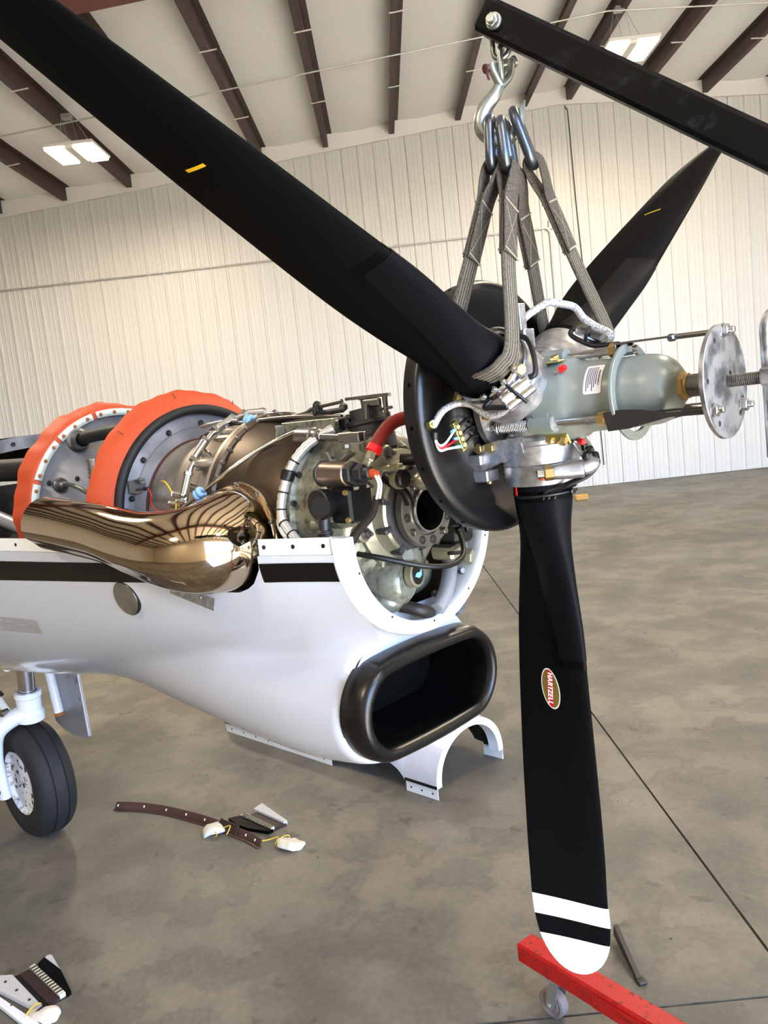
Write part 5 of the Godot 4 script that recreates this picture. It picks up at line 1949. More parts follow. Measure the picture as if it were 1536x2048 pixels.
		var coil := []
		for k in 200:
			var a := k * TAU * 17 / 199
			coil.append(d + V(-0.038 + 0.056 * k / 199.0, 0.0098 * cos(a), 0.0098 * sin(a)))
		m.tube(coil, 0.0015, 5)
		m.cyl(d + V(-0.046, 0, 0), d + V(-0.04, 0, 0), 0.0115, -1, 16, 0.001)
		part("spring", m, M.bright_steel, rod)
		m = mb()
		m.hex(d + V(0.14, 0, 0), d + V(0.154, 0, 0), 0.0115)
		part("rod_nut", m, M.brass, rod)
		m = mb()
		m.box(V(0.008, 0.006, 0.008), Transform3D(Basis(), d + V(0.153, 0.004, 0.006)), 0.002)
		part("torque_paint", m, M.orange_seal, rod)
	m = mb()
	m.lathe([Vector2(0.168, 0.0605), Vector2(0.1675, 0.0615), Vector2(0.1675, 0.073), Vector2(0.1685, 0.074), Vector2(0.1725, 0.074), Vector2(0.1735, 0.073), Vector2(0.1735, 0.0615), Vector2(0.173, 0.0605), Vector2(0.168, 0.0605)], I, 72, 0, TAU, 0.4)
	part("feedback_ring", m, M.grey_green, prop)
	# brass collar at the end of the dome
	m = mb()
	m.hex(V(0.243, 0, 0), V(0.256, 0, 0), 0.0215)
	m.cyl(V(0.256, 0, 0), V(0.26, 0, 0), 0.0185, -1, 24, 0.001)
	part("dome_nut", m, M.brass, prop)
	backplate()
	hub_wiring()

func backplate() -> void:
	var m := mb()
	m.lathe([Vector2(-0.108, 0.212), Vector2(-0.108, 0.2155), Vector2(-0.085, 0.2165), Vector2(-0.079, 0.214), Vector2(-0.075, 0.206), Vector2(-0.076, 0.196), Vector2(-0.084, 0.176), Vector2(-0.094, 0.15), Vector2(-0.1, 0.128), Vector2(-0.1, 0.108), Vector2(-0.094, 0.1), Vector2(-0.088, 0.096), Vector2(-0.084, 0.085), Vector2(-0.084, 0.0)], Transform3D(), 96, 0, TAU, 0.9)
	m.lathe([Vector2(-0.108, 0.212), Vector2(-0.1, 0.19), Vector2(-0.112, 0.12), Vector2(-0.112, 0.03)], Transform3D(), 64)
	var bp := part("backplate", m, M.backplate_black, prop, "dished black spinner backplate")
	for k in 20:
		m = mb()
		var a := k * TAU / 20 + 0.08
		var c := V(-0.095, 0.2161 * cos(a), 0.2161 * sin(a))
		m.cyl(c - V(0, cos(a), sin(a)) * 0.002, c + V(0, cos(a), sin(a)) * 0.0006, 0.0036, -1, 8)
		part("screw_hole", m, M.inlet_inside, bp)
	for q in [V(-0.085, -0.165, -0.06), V(-0.088, 0.12, 0.12), V(-0.086, -0.06, 0.185)]:
		m = mb()
		m.ball(q, V(0.003, 0.009, 0.007), 8)
		part("sealant_spot", m, M.black_plastic, bp)

func hub_wiring() -> void:
	var m: MB
	# clamp and white braided lead arching to the near blade root
	var p0 := V(-0.074, -0.018, 0.188)
	m = mb()
	m.tube(smooth_path([p0, V(-0.07, 0.004, 0.166), V(-0.064, 0.013, 0.135), V(-0.045, 0.009, 0.124), V(-0.026, -0.005, 0.122), V(-0.009, -0.012, 0.122), V(0.01, -0.009, 0.12), V(0.027, 0.0, 0.124), V(0.042, 0.008, 0.132), V(0.054, 0.022, 0.13), V(0.064, 0.036, 0.122)]), 0.0056, 10)
	part("braided_lead", m, M.braid, prop)
	m = mb()
	m.hex(p0 + V(-0.004, 0.002, 0.008), p0 + V(0.012, 0.004, 0.014), 0.0075)
	m.cyl(p0 + V(0.01, 0.004, 0.013), p0 + V(0.016, 0.004, 0.015), 0.004, -1, 10)
	part("lead_clamp", m, M.gold_pin, prop)
	m = mb()
	m.cyl(p0 + V(0.0, -0.008, 0), p0 + V(-0.002, -0.02, -0.002), 0.0065, -1, 12, 0.001)
	part("lead_band", m, M.black_plastic, prop)
	# gold terminal strip with its leads
	var ta := V(-0.07, -0.018, 0.14)
	var tb := V(-0.07, -0.06, 0.122)
	m = mb()
	var tx := MB.along(ta, tb)
	m.box(V(0.052, 0.008, 0.013), Transform3D(tx.basis, (ta + tb) / 2), 0.001)
	for k in 5:
		m.box(V(0.003, 0.012, 0.013), Transform3D(tx.basis, ta.lerp(tb, 0.02 + k * 0.24)), 0.0008)
	var ts := part("terminal_strip", m, M.gold_pin, prop)
	for k in 4:
		m = mb()
		var c := ta.lerp(tb, 0.14 + k * 0.24)
		m.hex(c, c + V(0.008, 0, 0.003), 0.0042)
		part("terminal_nut", m, M.brass, ts)
	var ends := [ta.lerp(tb, 0.2), ta.lerp(tb, 0.55), ta.lerp(tb, 0.9)]
	var mats := ["white_wire", "red_wire", "white_wire"]
	for k in 3:
		var e: Vector3 = ends[k] + V(0.003, 0, 0.006)
		var j := p0 + V(0.002, -0.03 - 0.004 * k, -0.006)
		m = mb()
		m.tube(smooth_path([p0 + V(-0.002, -0.016, -0.002), j, j.lerp(e, 0.35) + V(0.003, -0.006 + 0.003 * k, 0.002), e]), 0.0021, 6)
		part("terminal_wire", m, M[mats[k]], ts)
		m = mb()
		m.cyl(e.lerp(j, 0.25), e, 0.0033, 0.0026, 8, 0.0006)
		part("wire_lug", m, M.blue_sleeve, ts)
		m = mb()
		m.tube(smooth_path([ends[k] + V(0.0, 0.002, -0.006), ends[k] + V(0.004, 0.012, -0.022), ends[k] + V(0.0, 0.012, -0.04), V(-0.085, ends[k].y * 0.8, 0.075)]), 0.0032, 8)
		part("brush_lead", m, M.wire_black, ts)
	# connectors strapped on the near blade's socket
	var R := Transform3D(about(1), Vector3.ZERO)
	m = mb()
	m.lathe([Vector2(0.134, 0.06), Vector2(0.136, 0.063), Vector2(0.148, 0.063), Vector2(0.15, 0.06)], MB.along(V(-0.004, 0, 0), V(-0.004, 0, 0) + R * V(0, -1, 0)), 48)
	part("root_clamp", m, M.polished, prop)
	var cc := V(0.047, 0.023, 0.137)
	var ca := V(0.638, 0.555, -0.535).normalized()
	for k in 2:
		m = mb()
		var o := V(0.006, -0.012, -0.007) * k
		m.cyl(cc - ca * 0.024 + o, cc + ca * 0.026 + o, 0.008, -1, 18, 0.001)
		part("lead_connector", m, M.polished, prop)
	m = mb()
	m.tube(smooth_path([cc + V(-0.006, 0.01, 0.006), cc + V(0.002, 0.003, 0.011), cc + V(0.012, -0.008, 0.006), cc + V(0.02, -0.02, -0.004)]), 0.003, 8)
	part("cable_tie", m, M.wire_black, prop)
	m = mb()
	m.tube(smooth_path([cc - ca * 0.024 + V(0.012, -0.011, 0.003), cc - ca * 0.04, cc - ca * 0.045 + V(-0.01, 0.004, 0), cc - ca * 0.03 + V(-0.012, 0.006, 0)]), 0.0042, 8)
	m.tube(smooth_path([cc + ca * 0.03, cc + ca * 0.04 + V(0.002, 0, 0), V(0.064, 0.075, 0.1), V(0.045, 0.1, 0.085), V(0.01, 0.112, 0.075)]), 0.0045, 8)
	part("connector_lead", m, M.wire_black, prop)
	for q in [V(0.044, 0.038, 0.157), V(0.029, 0.028, 0.161), V(0.056, 0.055, 0.145), V(0.013, 0.019, 0.168)]:
		m = mb()
		m.cyl(q, q + V(0.004, -0.003, 0.006), 0.0055, 0.004, 10, 0.001)
		part("clamp_screw", m, M.bright_steel, prop)
	for q in [[V(0.053, 0.054, 0.127), V(0.062, 0.052, 0.132), 0.009], [V(-0.065, 0.03, 0.125), V(-0.068, 0.016, 0.13), 0.0075], [V(-0.004, 0.09, 0.034), V(-0.005, 0.101, 0.034), 0.012]]:
		m = mb()
		m.hex(q[0], q[1], q[2])
		part("brass_nut", m, M.brass, prop)
	m = mb()
	m.cyl(V(0.004, 0.062, 0.034), V(-0.003, 0.092, 0.034), 0.012, 0.011, 18, 0.002)
	part("pivot_stub", m, M.aluminium, prop)
	m = mb()
	m.cyl(V(-0.005, 0.1, 0.034), V(-0.006, 0.107, 0.034), 0.007, 0.004, 10, 0.002)
	m.box(V(0.004, 0.012, 0.002), Transform3D(Basis(), V(-0.012, 0.11, 0.046)), 0.0008)
	part("paint_dab", m, M.orange_seal, prop)
	# braided lead and connector on the far socket
	m = mb()
	m.tube(smooth_path([V(-0.01, 0.13, 0.02), V(0.0, 0.143, 0.005), V(0.012, 0.153, -0.01), V(0.026, 0.16, -0.02), V(0.036, 0.157, -0.03), V(0.055, 0.148, -0.05), V(0.068, 0.128, -0.055), V(0.085, 0.112, -0.06), V(0.105, 0.1, -0.06), V(0.115, 0.092, -0.055)]), 0.0062, 10)
	part("braided_lead", m, M.braid, prop)
	m = mb()
	m.box(V(0.055, 0.014, 0.02), Transform3D(Basis(Vector3.BACK, -0.42), V(0.08, 0.1, -0.052)), 0.004)
	part("far_connector", m, M.polished, prop)
	m = mb()
	m.tube(smooth_path([V(0.056, 0.115, -0.045), V(0.05, 0.105, -0.04), V(0.066, 0.092, -0.04), V(0.09, 0.08, -0.045), V(0.125, 0.078, -0.06)]), 0.0042, 8)
	m.tube(smooth_path([V(0.086, 0.112, -0.042), V(0.08, 0.1, -0.038), V(0.076, 0.09, -0.04)]), 0.003, 8)
	part("connector_lead", m, M.wire_black, prop)
	m = mb()
	m.box(V(0.02, 0.07, 0.018), Transform3D(Basis(), V(0.0, 0.126, 0.034)), 0.001)
	m.box(V(0.024, 0.032, 0.03), Transform3D(Basis(), V(0.004, 0.104, 0.028)), 0.002)
	part("upright_counterweight", m, M.aluminium, prop)
	# leads and ties on the lowest blade's root
	m = mb()
	for k in 3:
		m.tube(smooth_path([V(0.02 + 0.008 * k, -0.158, 0.042 - 0.004 * k), V(0.028 + 0.008 * k, -0.146, 0.042 - 0.005 * k), V(0.05 + 0.006 * k, -0.138, 0.03), V(0.08 + 0.005 * k, -0.125, 0.012), V(0.095 + 0.004 * k, -0.105, 0.0), V(0.092, -0.088, 0.0)]), 0.0032, 8)
	part("boot_lead", m, M.wire_black, prop)
	m = mb()
	for q in [V(0.092, -0.085, 0.004), V(0.1, -0.095, 0.002), V(0.082, -0.08, 0.004), V(0.088, -0.093, 0.012)]:
		m.box(V(0.014, 0.011, 0.011), Transform3D(Basis(V(1, 1, 0).normalized(), q.x * 40), q), 0.003)
	m.tube(smooth_path([V(-0.05, -0.152, 0.02), V(-0.02, -0.153, 0.05), V(0.02, -0.152, 0.052), V(0.05, -0.15, 0.024), V(0.053, -0.149, -0.01)]), 0.0028, 8)
	m.box(V(0.009, 0.009, 0.012), Transform3D(Basis(), V(0.056, -0.15, 0.01)), 0.002)
	part("cable_tie", m, M.black_plastic, prop)
	m = mb()
	m.box(V(0.007, 0.024, 0.002), Transform3D(Basis(Vector3.UP, -0.6), V(-0.03, -0.142, 0.0435)), 0.0006)
	part("index_mark", m, M.red_cap, prop)

# ---------------------------------------------------------------- the pulling tool screwed to the dome
func build_puller() -> void:
	var t := thing("pulling_tool", "round aluminium plate tool with three arms and a threaded screw fixed to the propeller dome", "tool")
	t.transform = prop.transform.translated_local(V(0.312, 0, 0.009))
	var m := mb()
	m.lathe([Vector2(-0.0035, 0.0), Vector2(-0.0035, 0.0795), Vector2(-0.0028, 0.0802), Vector2(0.0028, 0.0802), Vector2(0.0035, 0.0795), Vector2(0.0035, 0.0)], Transform3D(), 72)
	var pl := part("plate", m, M.plate_metal, t)
	for q in [[0.03, 0.066], [1.02, 0.066], [2.1, 0.066], [3.4, 0.066], [-0.6, 0.066], [-1.5, 0.02], [4.5, 0.02], [-2.5, 0.064]]:
		m = mb()
		var c := V(0.0034, q[1] * cos(q[0] + 0.5), q[1] * sin(q[0] + 0.5))
		m.lathe([Vector2(0.0003, 0.0042), Vector2(0.0005, 0.0038), Vector2(0.0002, 0.0032), Vector2(0.0002, 0.0)], Transform3D(Basis(), c), 12)
		part("plate_hole", m, M.dark_steel, pl)
	var at := [V(0, 0.0705, 0.0), V(0, -0.0365, 0.056), V(0, -0.0365, -0.054)]
	for k in 3:
		var c: Vector3 = at[k]
		m = mb()
		m.cyl(c + V(0.0035, 0, 0), c + V(0.005, 0, 0), 0.0105, -1, 18)
		m.hex(c + V(0.005, 0, 0), c + V(0.0125, 0, 0), 0.009)
		m.cyl(c + V(0.012, 0, 0), c + V(0.02, 0, 0), 0.0046, -1, 12, 0.001)
		part("arm_nut", m, M.bright_steel, t)
	# upper arm: rod, flattened strap, clip round the ring
	m = mb()
	m.cyl(at[0] + V(-0.003, 0, 0), at[0] + V(-0.07, 0.0015, 0), 0.004, -1, 12)
	m.box(V(0.012, 0.011, 0.012), Transform3D(Basis(), at[0] + V(-0.07, 0.001, 0)), 0.003)
	m.box(V(0.09, 0.0028, 0.016), Transform3D(Basis(Vector3.BACK, -0.02), at[0] + V(-0.112, 0.0035, 0)), 0.0006)
	m.box(V(0.0028, 0.016, 0.016), Transform3D(Basis(), at[0] + V(-0.156, -0.0025, 0)), 0.0006)
	part("upper_arm", m, M.steel, t)
	m = mb()
	m.hex(V(-0.155, 0.064, -0.002), V(-0.13, 0.064, -0.002), 0.009)
	m.cyl(V(-0.15, 0.064, -0.002), V(-0.124, 0.064, -0.002), 0.0048, -1, 12)
	part("clip_bolt", m, M.bright_steel, t)
	# side arms: folded steel gussets
	for k in 2:
		var s: float = [1.0, -1.0][k]
		m = mb()
		m.extrude(PackedVector2Array([Vector2(-0.158, -0.026), Vector2(-0.152, -0.054), Vector2(-0.118, -0.052), Vector2(-0.085, -0.0455), Vector2(-0.055, -0.0405), Vector2(-0.004, -0.041), Vector2(-0.004, -0.0345), Vector2(-0.06, -0.0335), Vector2(-0.1, -0.026), Vector2(-0.13, -0.0235)]), 0.0555, 0.0585, Transform3D(Basis(V(1, 0, 0), V(0, 1, 0), V(0, 0, s)), Vector3.ZERO) if s > 0 else Transform3D(Basis(), V(0, 0, -0.114)))
		m.extrude(PackedVector2Array([Vector2(-0.14, 0.0), Vector2(-0.06, 0.0), Vector2(-0.004, 0.006), Vector2(-0.004, -0.016), Vector2(-0.1, -0.036)]), 0.0, 0.0028, Transform3D(Basis(V(1, 0, 0), V(0, 0, s), V(0, 1 if s < 0 else -1, 0)), V(0, -0.03, 0.056 * s)))
		part("side_arm", m, M.dark_steel if s > 0 else M.steel, t)
	# sleeve over the dome nut, screw, nut block and bent handle
	m = mb()
	m.lathe([Vector2(-0.053, 0.0), Vector2(-0.053, 0.016), Vector2(-0.05, 0.017), Vector2(-0.023, 0.017), Vector2(-0.021, 0.0155), Vector2(-0.021, 0.0)], Transform3D(Basis(), V(0, 0, -0.009)), 28)
	part("sleeve", m, M.steel, t)
	for s in [[-0.024, -0.003, "dark_steel"], [0.0035, 0.052, "steel"]]:
		var prof := [Vector2(s[0], 0.0)]
		var x: float = s[0]
		while x < s[1]:
			prof.append(Vector2(x, 0.0074))
			prof.append(Vector2(x + 0.0008, 0.009))
			prof.append(Vector2(x + 0.0016, 0.009))
			prof.append(Vector2(x + 0.0024, 0.0074))
			x += 0.0026
		prof.append(Vector2(x, 0.0))
		m = mb()
		m.lathe(prof, Transform3D(Basis(), V(0, 0, -0.007)), 20, 0, TAU, 0.3)
		part("screw", m, M[s[2]], t)
	m = mb()
	m.box(V(0.03, 0.027, 0.027), Transform3D(Basis(), V(0.064, 0.001, -0.008)), 0.004)
	part("nut_block", m, M.plate_metal, t)
	m = mb()
	m.tube(smooth_path([V(0.057, -0.11, -0.008), V(0.057, 0.04, -0.008), V(0.057, 0.062, -0.008), V(0.061, 0.078, -0.009), V(0.072, 0.088, -0.012), V(0.09, 0.09, -0.016), V(0.14, 0.09, -0.03)]), 0.0078, 14)
	part("handle", m, M.plate_metal, t)

# ---------------------------------------------------------------- engine hoist, hook and slings
func build_hoist() -> void:
	var t := thing("engine_hoist", "engine hoist with scuffed black boom across the upper right and a red wheeled leg", "engine hoist", V(0.9, 0, -0.9))
	var o := t.position
	var m := mb()
	var end := V(0.2235, 2.087, -1.388)
	var d := V(0.664, -0.6105, 0.441).normalized()
	var side := d.cross(Vector3.UP).normalized()
	var up := side.cross(d)
	var B := Basis(d, up, side)
	m.box(V(1.45, 0.0505, 0.06), Transform3D(B, end + d * 0.725 - o), 0.006)
	var boom := part("boom", m, M.boom_paint, t, "scuffed black square-tube boom")
	m = mb()
	var bc := end + d * 0.036 - up * 0.004 + side * 0.03 - o
	m.cyl(bc, bc + side * 0.006, 0.0125, -1, 24, 0.001)
	m.hex(bc + side * 0.005, bc + side * 0.013, 0.0105)
	m.cyl(bc + side * 0.012, bc + side * 0.019, 0.0062, -1, 14, 0.001)
	m.cyl(bc - side * 0.072, bc - side * 0.059, 0.0115, -1, 14, 0.001)
	part("boom_bolt", m, M.hook_zinc, boom)
	m = mb()
	m.box(V(0.07, 1.25, 0.07), Transform3D(Basis(Vector3.UP, 0.9), V(1.2, 0.72, -0.66) - o), 0.006)
	part("mast", m, M.hoist_red, t)
	# near leg with its caster; the other leg runs off to the side out of sight
	var ld := V(0.616, 0, 0.787).normalized()
	var ls := V(-0.787, 0, 0.616)
	m = mb()
	m.box(V(1.62, 0.05, 0.058), Transform3D(Basis(ld, Vector3.UP, ld.cross(Vector3.UP)), V(0.2015, 0.1455, -1.8965) + ld * 0.81 - o), 0.005)
	var leg := part("leg", m, M.hoist_red, t, "red square-tube leg")
	m = mb()
	m.box(V(0.3, 0.034, 0.004), Transform3D(Basis(ld, Vector3.UP, ld.cross(Vector3.UP)), V(0.2015, 0.143, -1.8965) + ld * 0.38 + ld.cross(Vector3.UP) * 0.0305 - o), 0.001)
	part("leg_splice", m, M.hoist_red, leg)
	var w := V(0.253, 0.036, -1.839) - o
	var ax := V(-0.75, 0, 0.66).normalized()
	m = mb()
	m.lathe([Vector2(-0.013, 0.0), Vector2(-0.013, 0.02), Vector2(-0.01, 0.024), Vector2(-0.014, 0.03), Vector2(-0.011, 0.0355), Vector2(0.0, 0.0365), Vector2(0.011, 0.0355), Vector2(0.014, 0.03), Vector2(0.01, 0.024), Vector2(0.013, 0.02), Vector2(0.013, 0.0)], MB.along(w, w + ax), 32)
	var cw := part("caster", m, M.caster_grey, t)
	m = mb()
	for s in [-1, 1]:
		var c: Vector3 = w + ax * 0.019 * s
		var f := ax.cross(Vector3.UP)
		m.extrude(PackedVector2Array([Vector2(-0.008, -0.012), Vector2(0.01, -0.01), Vector2(0.0, 0.05), Vector2(-0.014, 0.072), Vector2(-0.034, 0.072), Vector2(-0.026, 0.03)]), -0.0015, 0.0015, Transform3D(Basis(f, Vector3.UP, f.cross(Vector3.UP)), c))
	m.box(V(0.05, 0.006, 0.042), Transform3D(Basis(Vector3.UP, 0.8), w + V(0.0, 0.074, 0.0) - ax.cross(Vector3.UP) * 0.02), 0.001)
	m.cyl(w - ax * 0.024, w + ax * 0.024, 0.006, -1, 12)
	part("caster_fork", m, M.galvanized, cw)
	# chain and clevis hook
	t = thing("lifting_hook", "galvanized clevis grab hook on two chain links hanging from the boom bolt", "hook", V(0.236, 1.95, -1.39))
	o = t.position
	var zz := -1.39
	var link := func(a: Vector3, b: Vector3, lat: Vector3, half: float, r: float) -> MB:
		var dd := (b - a).normalized()
		var pts := []
		var n := 12
		for i in n + 1:
			var th := PI * i / n
			pts.append(b - dd * half + dd * half * sin(th) + lat * half * cos(th) - o)
		for i in n + 1:
			var th := PI * i / n
			pts.append(a + dd * half - dd * half * sin(th) - lat * half * cos(th) - o)
		var mm := mb()
		mm.tube(pts, r, 10, true)
		return mm
	part("chain_link", link.call(V(0.2425, 2.078, zz), V(0.2425, 2.024, zz), V(0.95, 0.15, 0.3).normalized(), 0.0135, 0.0043), M.hook_zinc, t)
	part("chain_link", link.call(V(0.242, 2.04, zz), V(0.240, 1.99, zz), V(0.3, 0, -1).normalized(), 0.0115, 0.0048), M.hook_zinc, t)
	m = mb()
	var hk := [V(0.236, 1.986, zz), V(0.226, 1.970, zz), V(0.211, 1.954, zz), V(0.201, 1.935, zz), V(0.203, 1.917, zz), V(0.217, 1.904, zz), V(0.236, 1.900, zz), V(0.253, 1.911, zz), V(0.263, 1.928, zz), V(0.267, 1.944, zz), V(0.272, 1.958, zz)]
	for i in hk.size():
		hk[i] -= o
	m.tube(smooth_path(hk), smooth_num([0.008, 0.0105, 0.012, 0.0125, 0.0125, 0.012, 0.0115, 0.01, 0.008, 0.0055, 0.002]), 16, false, true, 0.85)
	m.tube(smooth_path([V(0.237, 1.984, zz) - o, V(0.231, 1.994, zz + 0.004) - o, V(0.226, 2.004, zz + 0.006) - o, V(0.224, 2.014, zz + 0.006) - o]), smooth_num([0.008, 0.0075, 0.0075, 0.0085]), 12)
	m.tube(smooth_path([V(0.237, 1.984, zz) - o, V(0.248, 1.994, zz - 0.004) - o, V(0.254, 2.006, zz - 0.006) - o, V(0.255, 2.022, zz - 0.006) - o]), smooth_num([0.008, 0.008, 0.0075, 0.0085]), 12)
	part("hook", m, M.hook_zinc, t)
	m = mb()
	m.cyl(V(0.213, 2.008, zz + 0.008) - o, V(0.263, 2.02, zz - 0.008) - o, 0.005, -1, 12)
	m.cyl(V(0.259, 2.019, zz - 0.007) - o, V(0.265, 2.0205, zz - 0.0085) - o, 0.009, -1, 16, 0.0015)
	part("clevis_pin", m, M.hook_zinc, t)
	m = mb()
	m.cyl(V(0.212, 2.0075, zz + 0.0085) - o, V(0.2155, 2.0085, zz + 0.007) - o, 0.0075, -1, 12, 0.001)
	m.tube([V(0.2145, 2.008, zz + 0.009) - o, V(0.216, 1.996, zz + 0.011) - o, V(0.2175, 1.99, zz + 0.01) - o], 0.002, 6)
	part("cotter", m, M.seal_red, t)

func build_slings() -> void:
	var a := prop.basis.x
	var data := [
		# blade, out along it, first ring top and bottom, second ring top and bottom
		[1, 0.168, V(0.216, 1.932, -1.385), V(0.211, 1.853, -1.375), V(0.231, 1.924, -1.372), V(0.2325, 1.846, -1.36), "frayed grey web sling looped under the near blade, its two straps hanging left"],
		[2, 0.19, V(0.242, 1.925, -1.402), V(0.249, 1.842, -1.405), V(0.2535, 1.942, -1.388), V(0.280, 1.858, -1.394), "frayed grey web sling looped under the far blade, its two straps hanging right"],
	]
	for s in data:
		var an := deg_to_rad(ROLL + 120.0 * s[0])
		var bdir: Vector3 = prop.basis * V(0, -cos(an), sin(an))
		var tdir: Vector3 = prop.basis * V(0, sin(an), cos(an))
		if tdir.y > 0:
			tdir = -tdir           # towards the underside
		var c: Vector3 = prop.position + bdir * s[1]
		var t := thing("web_sling", s[6], "lifting sling", s[3], "web slings round the blade roots")
		var o := t.position
		var flat_b := V(bdir.x, 0, bdir.z).normalized()
		if flat_b.z < 0:
			flat_b = -flat_b
		var fb := bdir if bdir.z > 0 else -bdir
		var w := 0.0195
		var lat := V(-0.75, 0, 1).normalized()
		var path := []
		var half := []
		var r1: Vector3 = s[3]
		var r2: Vector3 = s[5]
		var side_b := c - a * 0.066
		var side_f := c + a * 0.052
		var d1 := (side_b - r1).normalized()
		var d2 := (side_f - r2).normalized()
		path = [r1 + d1 * 0.045, r1.lerp(side_b, 0.5), side_b - tdir * 0.012, c - a * 0.056 + tdir * 0.02, c - a * 0.03 + tdir * 0.034, c + tdir * 0.039, c + a * 0.027 + tdir * 0.034, c + a * 0.047 + tdir * 0.02, side_f + a * 0.004 - tdir * 0.014, r2.lerp(side_f, 0.5), r2 + d2 * 0.045]
		half = [lat * w, lat.lerp(fb, 0.5).normalized() * w, fb * w, fb * w, fb * w, fb * w, fb * w, fb * w, fb * w, lat.lerp(fb, 0.5).normalized() * w, lat * w]
		for i in path.size():
			path[i] -= o
		var P := smooth_path(path, 7)
		var H := smooth_path(half, 7)
		var m := mb()
		m.ribbon(P, H, 0.0055)
		var st := part("strap", m, M.webbing, t)
		m = mb()
		for e in [-0.62, -0.3, 0.0, 0.3, 0.62]:
			for f in [-1, 1]:
				var q := []
				var hh := []
				for i in P.size():
					var dd: Vector3 = (P[mini(i + 1, P.size() - 1)] - P[maxi(i - 1, 0)]).normalized()
					var ww: Vector3 = H[i] - dd * H[i].dot(dd)
					q.append(P[i] + ww * e + dd.cross(ww.normalized()) * (0.0032 * f))
					hh.append(ww * (0.022 if absf(e) > 0.1 else 0.03))
				m.ribbon(q, hh, 0.0007)
		part("stitching", m, M.stitch, st)
		# sewn ends: doubled webbing, eye round the ring, cross seam
		for k in 2:
			var rb: Vector3 = [r1, r2][k]
			var dd: Vector3 = [d1, d2][k]
			var n := dd.cross(lat).normalized()
			var ww := (lat - dd * lat.dot(dd)).normalized() * w
			var q0 := rb + dd * 0.15
			var e := [q0 + n * 0.0042, rb + dd * 0.09 + n * 0.0042, rb + dd * 0.052 + n * 0.0045, rb + dd * 0.022 + n * 0.0105, rb - dd * 0.006 + n * 0.0125, rb - dd * 0.0185, rb - dd * 0.006 - n * 0.0125, rb + dd * 0.022 - n * 0.0105, rb + dd * 0.052 - n * 0.0045, rb + dd * 0.09 - n * 0.0042, q0 - n * 0.0042]
			var eh := [ww, ww, ww, ww * 0.85, ww * 0.62, ww * 0.55, ww * 0.62, ww * 0.85, ww, ww, ww]
			for i in e.size():
				e[i] -= o
			m = mb()
			m.ribbon(smooth_path(e, 6), smooth_path(eh, 6), 0.0045)
			var eye := part("sewn_eye", m, M.webbing, t)
			m = mb()
			for f in [-1, 1]:
				for g in [[0.06, 0.066], [0.144, 0.15]]:
					m.ribbon([rb + dd * g[0] + ww + n * 0.0068 * f - o, rb + dd * g[1] - ww + n * 0.0068 * f - o], [dd * 0.0016, dd * 0.0016], 0.0008)
				m.ribbon([rb + dd * 0.07 + ww * 0.8 + n * 0.0066 * f - o, rb + dd * 0.14 - ww * 0.8 + n * 0.0066 * f - o], [dd * 0.001, dd * 0.001], 0.0008)
				m.ribbon([rb + dd * 0.07 - ww * 0.8 + n * 0.0066 * f - o, rb + dd * 0.14 + ww * 0.8 + n * 0.0066 * f - o], [dd * 0.001, dd * 0.001], 0.0008)
			part("seam", m, M.stitch, eye)
		for k in 2:
			var top: Vector3 = s[2 + k * 2]
			var bot: Vector3 = s[3 + k * 2]
			var dd := (bot - top).normalized()
			var l := (V(-0.35, 0, 1) - dd * V(-0.35, 0, 1).dot(dd)).normalized()
			var hw := 0.021
			var pts := []
			for i in 13:
				var th := PI * i / 12
				pts.append(bot - dd * hw + dd * hw * sin(th) + l * hw * cos(th) - o)
			for i in 13:
				var th := PI * i / 12
				pts.append(top + dd * hw - dd * hw * sin(th) - l * hw * cos(th) - o)
			m = mb()
			m.tube(pts, 0.0082, 12, true)
			part("ring", m, M.link_steel, t)

